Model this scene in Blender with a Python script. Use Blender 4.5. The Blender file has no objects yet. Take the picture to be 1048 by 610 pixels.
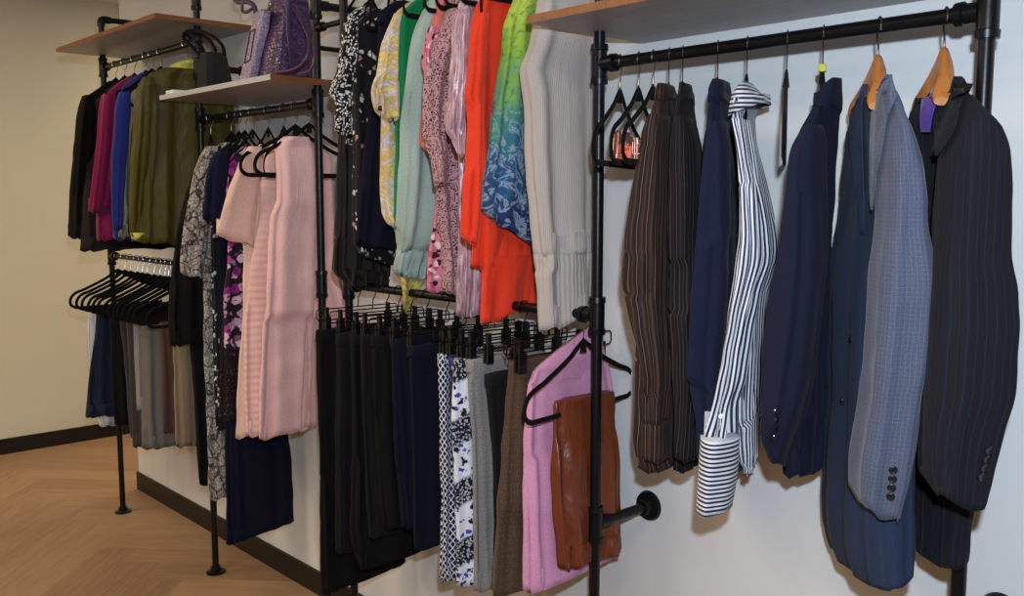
import bpy, bmesh, math, random
import numpy as np
from mathutils import Vector, Matrix, noise
from mathutils.bvhtree import BVHTree

random.seed(7)
C = bpy.context.scene.collection
PI = math.pi

# ------------------------------------------------------------------ place
H, D = 1.45, 1.7352                     # eye height, distance of the camera from the wall
FOC, PITCH, YAW = 967.28, math.radians(-6.0966), math.radians(47.4712)
POLE_Y = -0.1921
X1, X2, X3, X3B, X4, X5 = -4.3457, -3.3837, -2.558, -2.4053, -1.4037, -0.6026
ZA2 = 2.12
ZA, ZB, ZC, ZARM = 2.0163, 1.1883, 1.7337, 0.7125
XC, XW, ZCEIL, BB = -4.6455, -5.808, 2.583, 0.0883
FW = np.array([-math.sin(YAW)*math.cos(PITCH), math.cos(YAW)*math.cos(PITCH), math.sin(PITCH)])
RT = np.array([math.cos(YAW), math.sin(YAW), 0.0])
UP = np.cross(RT, FW)
CAM = np.array([0, -D, H])

def proj(P):
    v = np.asarray(P, float) - CAM
    w = v @ FW
    return 524 + FOC*(v @ RT)/w, 305 - FOC*(v @ UP)/w

def ray(px, py):
    d = FW*FOC + RT*(px-524) - UP*(py-305)
    return d/np.linalg.norm(d)

def at(px, py, y=POLE_Y):
    d = ray(px, py)
    return CAM + d*((y-CAM[1])/d[1])

def rail_x(px, z):
    """where along a rail of height z the pixel column px falls"""
    a, b = -5.0, 0.5
    for _ in range(50):
        m = (a+b)/2
        if proj((m, POLE_Y, z))[0] < px: a = m
        else: b = m
    return (a+b)/2

# ------------------------------------------------------------------ objects
def mesh_obj(name, verts, faces, mat, parent=None, smooth=True, uvs=None):
    me = bpy.data.meshes.new(name)
    off = Vector(parent_world(parent)) if parent else Vector((0, 0, 0))
    if parent is None:
        vs = np.array(verts); off = Vector(((vs.min(0)+vs.max(0))/2)); off.z = float(vs[:, 2].min())
    me.from_pydata([tuple(Vector(v)-off) for v in verts], [], [tuple(f) for f in faces])
    if uvs is not None:
        ul = me.uv_layers.new(name='UVMap')
        for lp in me.loops: ul.data[lp.index].uv = uvs[lp.vertex_index]
    if smooth: me.polygons.foreach_set('use_smooth', [True]*len(me.polygons))
    me.materials.append(mat)
    me.update()
    o = bpy.data.objects.new(name, me); C.objects.link(o)
    if parent: o.parent = parent
    else: o.location = off
    return o

def parent_world(p):
    v = Vector((0, 0, 0))
    while p is not None:
        v += p.location; p = p.parent
    return v

def tag(o, label, cat, group=None, kind=None):
    o['label'] = label; o['category'] = cat
    if group: o['group'] = group
    if kind: o['kind'] = kind
    return o

def thing(name, loc, label, cat, group=None):
    o = bpy.data.objects.new(name, None); C.objects.link(o); o.location = loc
    o.empty_display_size = .05
    return tag(o, label, cat, group)

class MB:
    """collects shapes into one mesh"""
    def __init__(s): s.v = []; s.f = []; s.uv = []
    def add(s, v, f, uv=None):
        b = len(s.v); s.v += [tuple(map(float, p)) for p in v]; s.f += [tuple(b+i for i in q) for q in f]
        s.uv += list(uv) if uv is not None else [(p[0], p[2]) for p in v]
        return s
    def tube(s, pts, r, n=10, closed=False, flat=1.0, cap=True):
        pts = [Vector(map(float, p)) for p in pts]; N = len(pts)
        rs = r if isinstance(r, (list, tuple)) else [r]*N
        rings = []; up = None
        for i, p in enumerate(pts):
            if closed: t = pts[(i+1) % N]-pts[i-1]
            else: t = pts[min(i+1, N-1)]-pts[max(i-1, 0)]
            t.normalize()
            if up is None:
                up = Vector((1, 0, 0)) if abs(t.x) < .9 else Vector((0, 0, 1))
            a = (up - t*up.dot(t)).normalized(); up = a; b = t.cross(a)
            rings.append([p + (a*math.cos(2*PI*k/n)*flat + b*math.sin(2*PI*k/n))*rs[i] for k in range(n)])
        v = [q for R in rings for q in R]; f = []
        M = N if closed else N-1
        for i in range(M):
            j = (i+1) % N
            for k in range(n): f.append((i*n+k, i*n+(k+1) % n, j*n+(k+1) % n, j*n+k))
        if cap and not closed: f += [tuple(range(n))[::-1], tuple((N-1)*n+k for k in range(n))]
        return s.add(v, f)
    def lathe(s, p0, axis, prof, n=20):
        """prof: (distance along axis, radius)"""
        ax = Vector(axis).normalized(); u = Vector((1, 0, 0)) if abs(ax.x) < .9 else Vector((0, 0, 1))
        a = (u-ax*u.dot(ax)).normalized(); b = ax.cross(a); p0 = Vector(p0)
        v = [p0+ax*h+(a*math.cos(2*PI*k/n)+b*math.sin(2*PI*k/n))*r for h, r in prof for k in range(n)]
        f = [(i*n+k, i*n+(k+1) % n, (i+1)*n+(k+1) % n, (i+1)*n+k) for i in range(len(prof)-1) for k in range(n)]
        f += [tuple(range(n))[::-1], tuple((len(prof)-1)*n+k for k in range(n))]
        return s.add(v, f)
    def box(s, lo, hi):
        x0, y0, z0 = lo; x1, y1, z1 = hi
        v = [(x0, y0, z0), (x1, y0, z0), (x1, y1, z0), (x0, y1, z0), (x0, y0, z1), (x1, y0, z1), (x1, y1, z1), (x0, y1, z1)]
        return s.add(v, [(0, 3, 2, 1), (4, 5, 6, 7), (0, 1, 5, 4), (1, 2, 6, 5), (2, 3, 7, 6), (3, 0, 4, 7)])
    def build(s, name, mat, parent=None, smooth=True, bevel=0):
        o = mesh_obj(name, s.v, s.f, mat, parent, smooth, s.uv)
        if bevel:
            m = o.modifiers.new('bevel', 'BEVEL'); m.width = bevel; m.segments = 2; m.limit_method = 'ANGLE'
        if smooth:
            try: o.data.set_sharp_from_angle(angle=math.radians(42))
            except Exception: pass
        return o

# ------------------------------------------------------------------ materials
def lin(h):
    if isinstance(h, str):
        h = h.lstrip('#'); c = [int(h[i:i+2], 16)/255 for i in (0, 2, 4)]
    else: c = h
    return tuple(x/12.92 if x <= .04045 else ((x+.055)/1.055)**2.4 for x in c)+(1,)

class N:
    """little node-tree helper working on UV coordinates in metres"""
    def __init__(s, name):
        s.m = bpy.data.materials.new(name); s.m.use_nodes = True
        s.t = s.m.node_tree; s.b = s.t.nodes['Principled BSDF']
        s.uvn = None
    def node(s, ty, **kw):
        n = s.t.nodes.new(ty)
        for k, v in kw.items(): setattr(n, k, v)
        return n
    def link(s, a, b): s.t.links.new(a, b)
    def put(s, sock, v):
        if hasattr(v, 'is_linked') or isinstance(v, bpy.types.NodeSocket): s.link(v, sock)
        else: sock.default_value = v
    def uv(s):
        if s.uvn is None: s.uvn = s.node('ShaderNodeTexCoord').outputs['UV']
        return s.uvn
    def obj(s): return s.node('ShaderNodeTexCoord').outputs['Object']
    def gen(s): return s.node('ShaderNodeTexCoord').outputs['Generated']
    def sep(s, v):
        n = s.node('ShaderNodeSeparateXYZ'); s.link(v, n.inputs[0]); return n.outputs
    def math(s, op, a, b=0.0, c=0.0):
        n = s.node('ShaderNodeMath', operation=op)
        s.put(n.inputs[0], a); s.put(n.inputs[1], b)
        if len(n.inputs) > 2: s.put(n.inputs[2], c)
        return n.outputs[0]
    def mapping(s, v, scale=(1, 1, 1), rot=(0, 0, 0), loc=(0, 0, 0)):
        n = s.node('ShaderNodeMapping'); s.link(v, n.inputs[0])
        n.inputs['Scale'].default_value = scale; n.inputs['Rotation'].default_value = rot; n.inputs['Location'].default_value = loc
        return n.outputs[0]
    def noise(s, v, scale, detail=3, rough=.5, dist=0):
        n = s.node('ShaderNodeTexNoise'); s.link(v, n.inputs['Vector'])
        n.inputs['Scale'].default_value = scale; n.inputs['Detail'].default_value = detail
        n.inputs['Roughness'].default_value = rough; n.inputs['Distortion'].default_value = dist
        return n.outputs
    def vor(s, v, scale, feature='F1', rnd=1.0):
        n = s.node('ShaderNodeTexVoronoi', feature=feature); s.link(v, n.inputs['Vector'])
        n.inputs['Scale'].default_value = scale; n.inputs['Randomness'].default_value = rnd
        return n.outputs
    def ramp(s, f, stops, const=False):
        n = s.node('ShaderNodeValToRGB'); s.link(f, n.inputs[0]); e = n.color_ramp.elements
        if const: n.color_ramp.interpolation = 'CONSTANT'
        while len(e) < len(stops): e.new(1)
        for k, (p, c) in enumerate(stops): e[k].position = p; e[k].color = lin(c)
        return n.outputs[0]
    def mix(s, f, a, b):
        n = s.node('ShaderNodeMix', data_type='RGBA'); s.put(n.inputs[0], f)
        for i, c in ((6, a), (7, b)):
            if isinstance(c, (str, tuple, list)): n.inputs[i].default_value = lin(c)
            else: s.link(c, n.inputs[i])
        return n.outputs[2]
    def step(s, v, edge, soft=.02):
        n = s.node('ShaderNodeMapRange'); s.put(n.inputs[0], v)
        n.inputs[1].default_value = edge-soft; n.inputs[2].default_value = edge+soft
        return n.outputs[0]
    def stripe(s, v, freq, width, phase=0.0):
        """1 inside the stripe"""
        fr = s.math('FRACT', s.math('MULTIPLY_ADD', v, freq, phase))
        d = s.math('ABSOLUTE', s.math('SUBTRACT', fr, .5))
        return s.math('SUBTRACT', 1.0, s.step(d, width/2, .03))
    def bump(s, h, strength=.3, dist=.002):
        n = s.node('ShaderNodeBump'); n.inputs['Strength'].default_value = strength; n.inputs['Distance'].default_value = dist
        s.link(h, n.inputs['Height'])
        prev = s.b.inputs['Normal']
        if prev.is_linked: s.link(prev.links[0].from_socket, n.inputs['Normal'])
        s.link(n.outputs[0], prev)
    def out(s, col, rough=.85, sheen=.0, spec=.25, metal=0.0):
        i = s.b.inputs
        if isinstance(col, (str, tuple)): i['Base Color'].default_value = lin(col)
        else: s.link(col, i['Base Color'])
        s.put(i['Roughness'], rough); i['Metallic'].default_value = metal
        i['Specular IOR Level'].default_value = spec
        if sheen:
            i['Sheen Weight'].default_value = sheen; i['Sheen Roughness'].default_value = .4
        return s.m

def wrinkle(n, amount=.5, scale=9):
    """soft creases of hanging cloth, longer than wide"""
    h = n.noise(n.mapping(n.uv(), (1, .28, 1)), scale, 4, .55, .6)[0]
    n.bump(h, amount, .02)
def weave(n, s=.12, f=900):
    n.bump(n.noise(n.uv(), f, 1)[0], s, .0008)

def cloth(name, col, rough=.85, sheen=.1, wr=.45, spec=.2, vary=.06):
    n = N(name); c = lin(col)
    if vary:
        ns = n.noise(n.uv(), 260, 3)[0]
        d = [max(0, x) for x in [int(col.lstrip('#')[i:i+2], 16)/255 for i in (0, 2, 4)]]
        cc = n.ramp(ns, [(.3, tuple(x*(1-vary) for x in d)), (.7, tuple(min(1, x*(1+vary)) for x in d))])
    else: cc = col
    wrinkle(n, wr); weave(n)
    return n.out(cc, rough, sheen, spec)

def simple(name, col, rough=.5, metal=0., spec=.5, bump=0, bscale=60):
    n = N(name)
    if bump: n.bump(n.noise(n.obj(), bscale, 3)[0], bump, .002)
    return n.out(col, rough, 0, spec, metal)

M = {}
M['pipe'] = simple('black_pipe', '#17181b', .34, .55, .5, .12, 90)
M['chrome'] = simple('chrome_wire', '#918d89', .25, 1.0)
M['rose'] = simple('rose_gold', '#d8a08c', .3, .8)
M['velvet'] = cloth('black_velvet', '#060506', .85, .02, .1, .2, 0)
M['plastic'] = simple('black_plastic', '#08080a', .35, 0, .5)
M['wire'] = simple('black_wire', '#101012', .3, .6, .5)
M['button'] = simple('dark_button', '#15171d', .25, 0, .6)
M['yellow_tag'] = simple('yellow_tag', '#b5b23a', .6)
M['white_paper'] = simple('white_paper', '#e9e9ec', .7)

def m_wood(name, a, b):
    n = N(name); v = n.mapping(n.obj(), (30, 4, 14))
    f = n.noise(v, 1.6, 5, .6, .8)[0]
    return n.out(n.ramp(f, [(.3, a), (.7, b)]), .38, 0, .45)
M['hanger_wood'] = m_wood('beech_hanger', '#a5642f', '#bf7c40')
M['edge_wood'] = m_wood('shelf_edge_wood', '#7a4722', '#8c562d')
M['edge_grey'] = simple('grey_edge_band', '#b4b2b6', .4)
def m_shelf():
    n = N('grey_laminate'); f = n.noise(n.mapping(n.obj(), (3, 25, 25)), 2.2, 5, .6)[0]
    return n.out(n.ramp(f, [(.25, '#8a8785'), (.75, '#a09d9b')]), .45, 0, .4)
M['shelf'] = m_shelf()
def m_wall(name, c, c2):
    n = N(name); f = n.noise(n.obj(), 3, 4)[0]
    n.bump(n.noise(n.obj(), 260, 2)[0], .12, .001)
    return n.out(n.ramp(f, [(.3, c), (.7, c2)]), .75, 0, .25)
M['wall'] = m_wall('white_wall_paint', '#d9d8d6', '#dddcda')
M['cream'] = m_wall('cream_wall_paint', '#d0ccb8', '#d4d0bc')
M['ceil'] = m_wall('ceiling_paint', '#d8d6d0', '#dcdad5')
M['base'] = simple('baseboard_vinyl', '#17130f', .45, 0, .4)
def m_floor():
    n = N('herringbone_vinyl_plank')
    at_ = n.node('ShaderNodeAttribute', attribute_name='tint')
    f = n.noise(n.mapping(n.uv(), (60, 3.5, 1)), 1.0, 5, .65, .5)[0]
    g = n.math('ADD', n.math('MULTIPLY', f, .75), n.math('MULTIPLY', at_.outputs['Fac'], .32))
    c = n.ramp(g, [(.2, '#755840'), (.5, '#8f7053'), (.8, '#a48464')])
    n.bump(f, .15, .001)
    return n.out(c, .5, 0, .35)
M['floor'] = m_floor()

# --- fabrics
M['f_black'] = cloth('black_suiting', '#080808', .9, 0)
M['f_black2'] = cloth('soft_black_cloth', '#0c0c0d', .9, 0)
M['f_black3'] = cloth('charcoal_black_cloth', '#131214', .9, 0)
M['f_brownblack'] = cloth('dark_brown_cloth', '#211a1a', .9, 0)
M['f_magenta'] = cloth('magenta_cloth', '#7d1548', .8, .15)
M['f_blue'] = cloth('royal_blue_cloth', '#1d2a78', .75, .15)
M['f_navydk'] = cloth('midnight_cloth', '#0b0c1d', .9, 0)
M['f_navy'] = cloth('navy_cloth', '#12152f', .9, 0)
M['f_navyskirt'] = cloth('navy_jersey', '#0b0d1f', .9, 0)
M['f_greyolive'] = cloth('grey_olive_cloth', '#7d7d65', .8, .1)
def m_olive():
    n = N('olive_taffeta'); wrinkle(n, .6, 12)
    return n.out('#49420e', .55, .08, .3)
M['f_olive'] = m_olive()
M['f_lime'] = cloth('pale_lime_lining', '#c3bf5a', .5, .1)
M['f_white'] = cloth('white_cotton', '#dcdce2', .8, .1)
M['f_denim'] = cloth('dark_denim', '#131b33', .85, .1, .4, .2, .15)
M['f_dkgrey'] = cloth('dark_grey_wool', '#343236', .9, .1, .3, .15, .12)
M['f_brngrey'] = cloth('brown_grey_wool', '#4a423f', .9, .1)
M['f_ltgrey'] = cloth('light_grey_wool', '#8f8b88', .9, .1)
M['f_grey'] = cloth('mid_grey_wool', '#67635f', .9, .1)
M['f_brown'] = cloth('brown_wool', '#4b3830', .9, .1)
M['f_taupe'] = cloth('taupe_cotton', '#85735f', .9, .1)
M['f_green'] = cloth('emerald_jersey', '#0c7a45', .7, .15)
M['f_mint'] = cloth('pale_mint_chiffon', '#a2b4aa', .75, .15, .6)
M['f_coral'] = cloth('coral_knit', '#d2726b', .85, .15)
M['f_red'] = cloth('tomato_red_crepe', '#e23a1e', .75, .15, .4, .2, .04)
M['f_pink'] = cloth('blush_pink_crepe', '#e8bab6', .75, .2, .5)
M['f_pink2'] = cloth('soft_pink_crepe', '#e4b3b0', .75, .2, .5)
M['f_skirtpink'] = cloth('orchid_pink_crepe', '#cb8cac', .75, .2, .3)
M['f_purple'] = cloth('violet_lace', '#5a2f9c', .7, .2, 1.0)
M['f_sheer'] = cloth('black_chiffon', '#19130f', .6, .1, .6)

def m_leather(name, col):
    n = N(name); wrinkle(n, .7, 12); n.bump(n.vor(n.uv(), 320)[0], .12, .001)
    return n.out(col, .36, 0, .5)
M['f_leather'] = m_leather('tan_leather', '#6c3119')
def m_croc(name, a, b, sc=55):
    n = N(name); v = n.mapping(n.uv(), (1, 1.5, 1))
    d = n.vor(v, sc, 'DISTANCE_TO_EDGE', .7)[0]
    c = n.mix(n.step(d, .08, .07), a, b)
    n.bump(n.step(d, .1, .1), .5, .002)
    return n.out(c, .3, 0, .55)
M['croc'] = m_croc('plum_croc_leather', '#33203c', '#573862')
M['croc_l'] = m_croc('lilac_croc_leather', '#82708a', '#b3a2b4', 80)
M['strap'] = simple('plum_leather_strap', '#47304f', .4)
M['straw'] = None
def m_straw():
    n = N('black_woven_fabric'); u, v, _ = n.sep(n.uv())
    s_ = n.stripe(u, 160, .5)
    n.bump(s_, .5, .002)
    return n.out(n.mix(s_, '#151416', '#2b2927'), .75, .05)
M['straw'] = m_straw()

def m_pin(name, base, line, freq, w, line2=None, f2=0, w2=.1, rough=.8, amt=1.0):
    n = N(name); u, v, _ = n.sep(n.uv())
    c = n.mix(n.math('MULTIPLY', n.stripe(u, freq, w), amt), base, line)
    if line2: c = n.mix(n.math('MULTIPLY', n.stripe(u, f2, w2, .3), amt), c, line2)
    wrinkle(n, .4); weave(n)
    return n.out(c, rough, .02, .2)
M['s_brown'] = m_pin('brown_pinstripe', '#241917', '#7d6556', 110, .13, '#3d2820', 55, .35, amt=.75)
M['s_dark'] = m_pin('charcoal_pinstripe', '#100d10', '#5a4f52', 130, .13, '#1c1619', 65, .3, amt=.6)
M['s_navy'] = cloth('navy_linen', '#14182f', .9, .03, .7)
M['j_navy'] = cloth('navy_suiting', '#14172a', .9, .03, .25)
M['j_dark'] = m_pin('charcoal_pinstripe_suiting', '#15151c', '#34364a', 85, .12, rough=.9, amt=.2)
def m_blue_plaid():
    n = N('blue_grey_glen_check'); u, v, _ = n.sep(n.uv())
    w = n.noise(n.uv(), 500, 2)[0]
    c = n.ramp(w, [(.35, '#3f4459'), (.65, '#535869')])
    c = n.mix(n.math('MULTIPLY', n.stripe(u, 150, .2), .2), c, '#777c94')
    c = n.mix(n.math('MULTIPLY', n.stripe(v, 150, .2), .12), c, '#777c94')
    wrinkle(n, .25); weave(n)
    return n.out(c, .8, .15, .25)
M['j_blue'] = m_blue_plaid()
M['j_blue_shaded'] = m_pin('shaded_blue_suiting', '#232e44', '#33405a', 90, .2, rough=.8, amt=.2)  # jacket body and far lapel: shade of the left-facing side put into the colour
def m_shirt(name, vert=True):
    n = N(name); u, v, _ = n.sep(n.uv())
    a = u if vert else v
    s1 = n.stripe(a, 122, .45); s2 = n.stripe(a, 61, .22, .2)
    c = n.mix(s1, '#d9dae0', '#22253a'); c = n.mix(s2, c, '#2a2d42')
    wrinkle(n, .5)
    return n.out(c, .75, .1)
M['s_stripe'] = m_shirt('navy_white_stripe')
M['s_stripe_h'] = m_shirt('navy_white_stripe_cuff', False)

def m_dots(name, base, dot, scale, th, c2=None, wr=.4, warp=.02, rough=.8):
    n = N(name)
    w = n.noise(n.uv(), 40, 2)
    vv = n.node('ShaderNodeVectorMath', operation='MULTIPLY_ADD'); n.link(w[1], vv.inputs[0])
    vv.inputs[1].default_value = (warp,)*3; n.link(n.uv(), vv.inputs[2])
    o = n.vor(vv.outputs[0], scale)
    f = n.math('SUBTRACT', 1.0, n.step(o[0], th, .05))
    d = dot
    if c2:
        r = n.sep(o[1])[0]; d = n.mix(n.step(r, .6, .02), dot, c2)
    c = n.mix(f, base, d); wrinkle(n, wr)
    return n.out(c, rough, .1)
M['p_dot'] = m_dots('black_white_dot_print', '#111113', '#dcd9d2', 125, .42)
M['p_leopard'] = m_dots('pink_leopard_print', '#b88a8d', '#35202a', 215, .42)
M['p_darkdot'] = m_dots('dark_dotted_print', '#1c1216', '#8b6f70', 120, .16)
def m_floral(name, base, petals, scale, th, keep=.55, wr=.4, core=None):
    n = N(name)
    w = n.noise(n.uv(), 60, 2)
    vv = n.node('ShaderNodeVectorMath', operation='MULTIPLY_ADD'); n.link(w[1], vv.inputs[0])
    vv.inputs[1].default_value = (.022,)*3; n.link(n.uv(), vv.inputs[2])
    o = n.vor(vv.outputs[0], scale)
    r, g, b = n.sep(o[1])
    f = n.math('MULTIPLY', n.math('SUBTRACT', 1.0, n.step(o[0], th, .04)), n.step(r, 1-keep, .01))
    pc = n.ramp(g, [(i/len(petals), c) for i, c in enumerate(petals)], True)
    c = n.mix(f, base, pc)
    if core: c = n.mix(n.math('MULTIPLY', n.math('SUBTRACT', 1.0, n.step(o[0], th*.35, .03)), f), c, core)
    wrinkle(n, wr)
    return n.out(c, .8, .1)
M['p_floral'] = m_floral('black_floral_print', '#141114', ['#c9bdb4', '#d8cfc6', '#b98478', '#cfc3ba'], 46, .33, .62)
M['p_pinkblack'] = m_floral('pink_black_floral_print', '#cf7b8d', ['#191419', '#e9c9cd', '#2b2026', '#c44b60'], 60, .5, .8)
M['p_purple'] = m_floral('purple_paisley_print', '#1c1020', ['#8a1f78', '#b389ad', '#a3368c', '#c8aec0'], 34, .55, .85, .3, '#5d1a5a')
M['p_blueviolet'] = m_floral('navy_violet_blossom_print', '#121832', ['#38417f', '#5b3f86', '#8a8fb0', '#27306b'], 60, .42, .75)
M['p_whiteonblack'] = m_floral('black_white_leaf_print', '#14161c', ['#cfd0d2', '#b9bdc4'], 48, .35, .5)
def m_swirl(name, cols, scale, dist, wr=.4, stretch=(1, 1, 1), rough=.75):
    n = N(name); v = n.mapping(n.uv(), stretch)
    f = n.noise(v, scale, 3, .5, dist)[0]
    K = len(cols)
    c = n.ramp(f, [(.3+.4*i/(K-1), q) for i, q in enumerate(cols)], False)
    wrinkle(n, wr)
    return n.out(c, rough, .1)
M['p_yellow'] = m_swirl('yellow_paisley_print', ['#d9b43c', '#e6cf86', '#d0a92e', '#bcb3c4', '#ded6bd', '#d3ae35'], 22, 2.5)
M['p_gold'] = m_swirl('golden_scarf_print', ['#a98a1c', '#d4c67a', '#8f7a20', '#cfc07c'], 45, 2.0)
def m_greenblue():
    n = N('lime_to_blue_paisley'); u, v, _ = n.sep(n.uv())
    f = n.noise(n.uv(), 30, 4, .6, 2.2)[0]
    g = n.math('ADD', n.math('MULTIPLY', v, 1.75), n.math('MULTIPLY', n.noise(n.uv(), 14, 3)[0], .6))
    g = n.math('SUBTRACT', g, 2.69)
    base = n.ramp(g, [(.05, '#1c2f5e'), (.3, '#2c5d84'), (.5, '#4f8f72'), (.7, '#8fb83c'), (.9, '#b5c84a')])
    dark = n.mix(n.step(g, .55, .15), '#a9bccd', '#5d8a3a')
    c = n.mix(n.math('MULTIPLY', n.step(f, .54, .03), .6), base, dark)
    c = n.mix(n.math('MULTIPLY', n.step(f, .64, .02), .7), c, '#1a2c4e')
    wrinkle(n, .4)
    return n.out(c, .7, .1)
M['p_greenblue'] = m_greenblue()
def m_snake():
    n = N('grey_snake_print'); v = n.mapping(n.uv(), (1, .7, 1))
    w = n.noise(n.uv(), 30, 3)
    vv = n.node('ShaderNodeVectorMath', operation='MULTIPLY_ADD'); n.link(w[1], vv.inputs[0])
    vv.inputs[1].default_value = (.03,)*3; n.link(v, vv.inputs[2])
    d1 = n.vor(vv.outputs[0], 26, 'DISTANCE_TO_EDGE')[0]
    d2 = n.vor(n.mapping(n.uv(), (1, .6, 1)), 130, 'DISTANCE_TO_EDGE')[0]
    c = n.mix(n.step(d2, .10, .06), '#6b6664', '#bdb5ab')
    c = n.mix(n.step(d1, .05, .04), '#2b292a', c)
    c = n.mix(n.math('MULTIPLY', n.step(n.noise(n.uv(), 22, 3)[0], .6, .05), .6), c, '#3a3738')
    wrinkle(n, .4)
    return n.out(c, .8, .1)
M['p_snake'] = m_snake()
def m_lattice():
    n = N('navy_white_lattice_print'); u, v, _ = n.sep(n.uv())
    a = n.math('ADD', n.math('MULTIPLY', u, 72), n.math('MULTIPLY', v, 52))
    b = n.math('SUBTRACT', n.math('MULTIPLY', u, 72), n.math('MULTIPLY', v, 52))
    s_ = n.math('MAXIMUM', n.stripe(a, 1, .2), n.stripe(b, 1, .2))
    wrinkle(n, .25)
    return n.out(n.mix(s_, '#101a3a', '#d9dbe2'), .8, .1)
M['p_lattice'] = m_lattice()
def m_bands():
    n = N('blue_white_floral_band_print'); u, v, _ = n.sep(n.uv())
    t = n.math('ADD', v, n.math('MULTIPLY', u, -.45))
    band = n.stripe(t, 6.5, .42)
    w_ = n.noise(n.uv(), 70, 3)
    vv = n.node('ShaderNodeVectorMath', operation='MULTIPLY_ADD'); n.link(w_[1], vv.inputs[0])
    vv.inputs[1].default_value = (.03,)*3; n.link(n.uv(), vv.inputs[2])
    o = n.vor(vv.outputs[0], 52); r = n.sep(o[1])[0]
    flow = n.math('SUBTRACT', 1.0, n.step(o[0], .40, .05))
    fl = n.mix(n.step(r, .5, .02), '#3446a0', '#15161f')
    white = n.mix(flow, '#d9dae4', fl)
    d = n.vor(n.uv(), 160)[0]
    blk = n.mix(n.step(d, .42, .05), '#a9abb6', '#14151c')
    n2 = n.mix(band, white, blk); wrinkle(n, .25)
    return n.out(n2, .8, .1)
M['p_bands'] = m_bands()
def m_tweed(name, a, b, sc=300):
    n = N(name); u, v, _ = n.sep(n.uv())
    w = n.noise(n.uv(), sc, 2)[0]; c = n.ramp(w, [(.35, a), (.65, b)])
    c = n.mix(n.math('MULTIPLY', n.stripe(u, 60, .2), .25), c, a)
    c = n.mix(n.math('MULTIPLY', n.stripe(v, 60, .2), .25), c, a)
    wrinkle(n, .25); return n.out(c, .9, .1)
M['t_brown'] = m_tweed('brown_tweed', '#3d2c20', '#5e4836')
M['t_grey'] = m_tweed('light_grey_melange', '#75706d', '#938f8b')
def m_rib(name, col, freq, dist=.003, vert=True, st=.6, low=None):
    n = N(name); u, v, _ = n.sep(n.uv())
    s_ = n.math('SINE', n.math('MULTIPLY', u if vert else v, freq*2*PI))
    n.bump(s_, st, dist); wrinkle(n, .4); weave(n, .4, 500)
    return n.out(col, .85, .15)
M['k_beige'] = m_rib('beige_fine_knit', '#b5a8a0', 240, .0008, True, .4)
M['k_rib'] = m_rib('beige_rib_knit', '#b3a69e', 90, .0015, True, .5)
M['k_pinkrib'] = m_rib('pink_tiered_knit', '#e6beb5', 42, .002, False, .4)
def m_puff():
    n = N('peach_waffle_knit'); v = n.mapping(n.uv(), (1, 1.6, 1))
    n.bump(n.noise(v, 130, 2)[0], .6, .004); wrinkle(n, .3)
    return n.out('#e8c3b3', .85, .15)
M['k_peach'] = m_puff()
def m_shim():
    n = N('pink_lurex_pleats'); u, v, _ = n.sep(n.uv())
    t = n.math('ADD', u, n.math('MULTIPLY', n.noise(n.uv(), 10, 2)[0], .03))
    s_ = n.math('SINE', n.math('MULTIPLY', t, 60*2*PI))
    n.bump(s_, .4, .002)
    c = n.ramp(n.noise(n.mapping(n.uv(), (1, .15, 1)), 140, 2)[0], [(.35, '#91666f'), (.65, '#c9a8b0')])
    n.bump(n.noise(n.uv(), 200, 2)[0], .3, .002)
    m = n.out(c, .35, .1, .6); n.b.inputs['Metallic'].default_value = .1
    return m
M['f_shim'] = m_shim()

# ------------------------------------------------------------------ room
def struct(name, lo, hi, mat):
    o = MB().box(lo, hi).build(name, mat, None, False); o['kind'] = 'structure'; return o
struct('wall_back', (XC, 0, 0), (1.6, .14, ZCEIL), M['wall'])
struct('wall_left', (XW-.12, -5.2, 0), (XW, 4.0, ZCEIL), M['cream'])
struct('ceiling', (XW-.12, -5.2, ZCEIL), (1.6, 4.0, ZCEIL+.1), M['ceil'])
struct('baseboard_back', (XC-.008, -.010, 0), (1.6, 0, BB), M['base'])
struct('baseboard_left', (XW, -5.2, 0), (XW+.010, 4.0, BB), M['base'])

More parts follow.
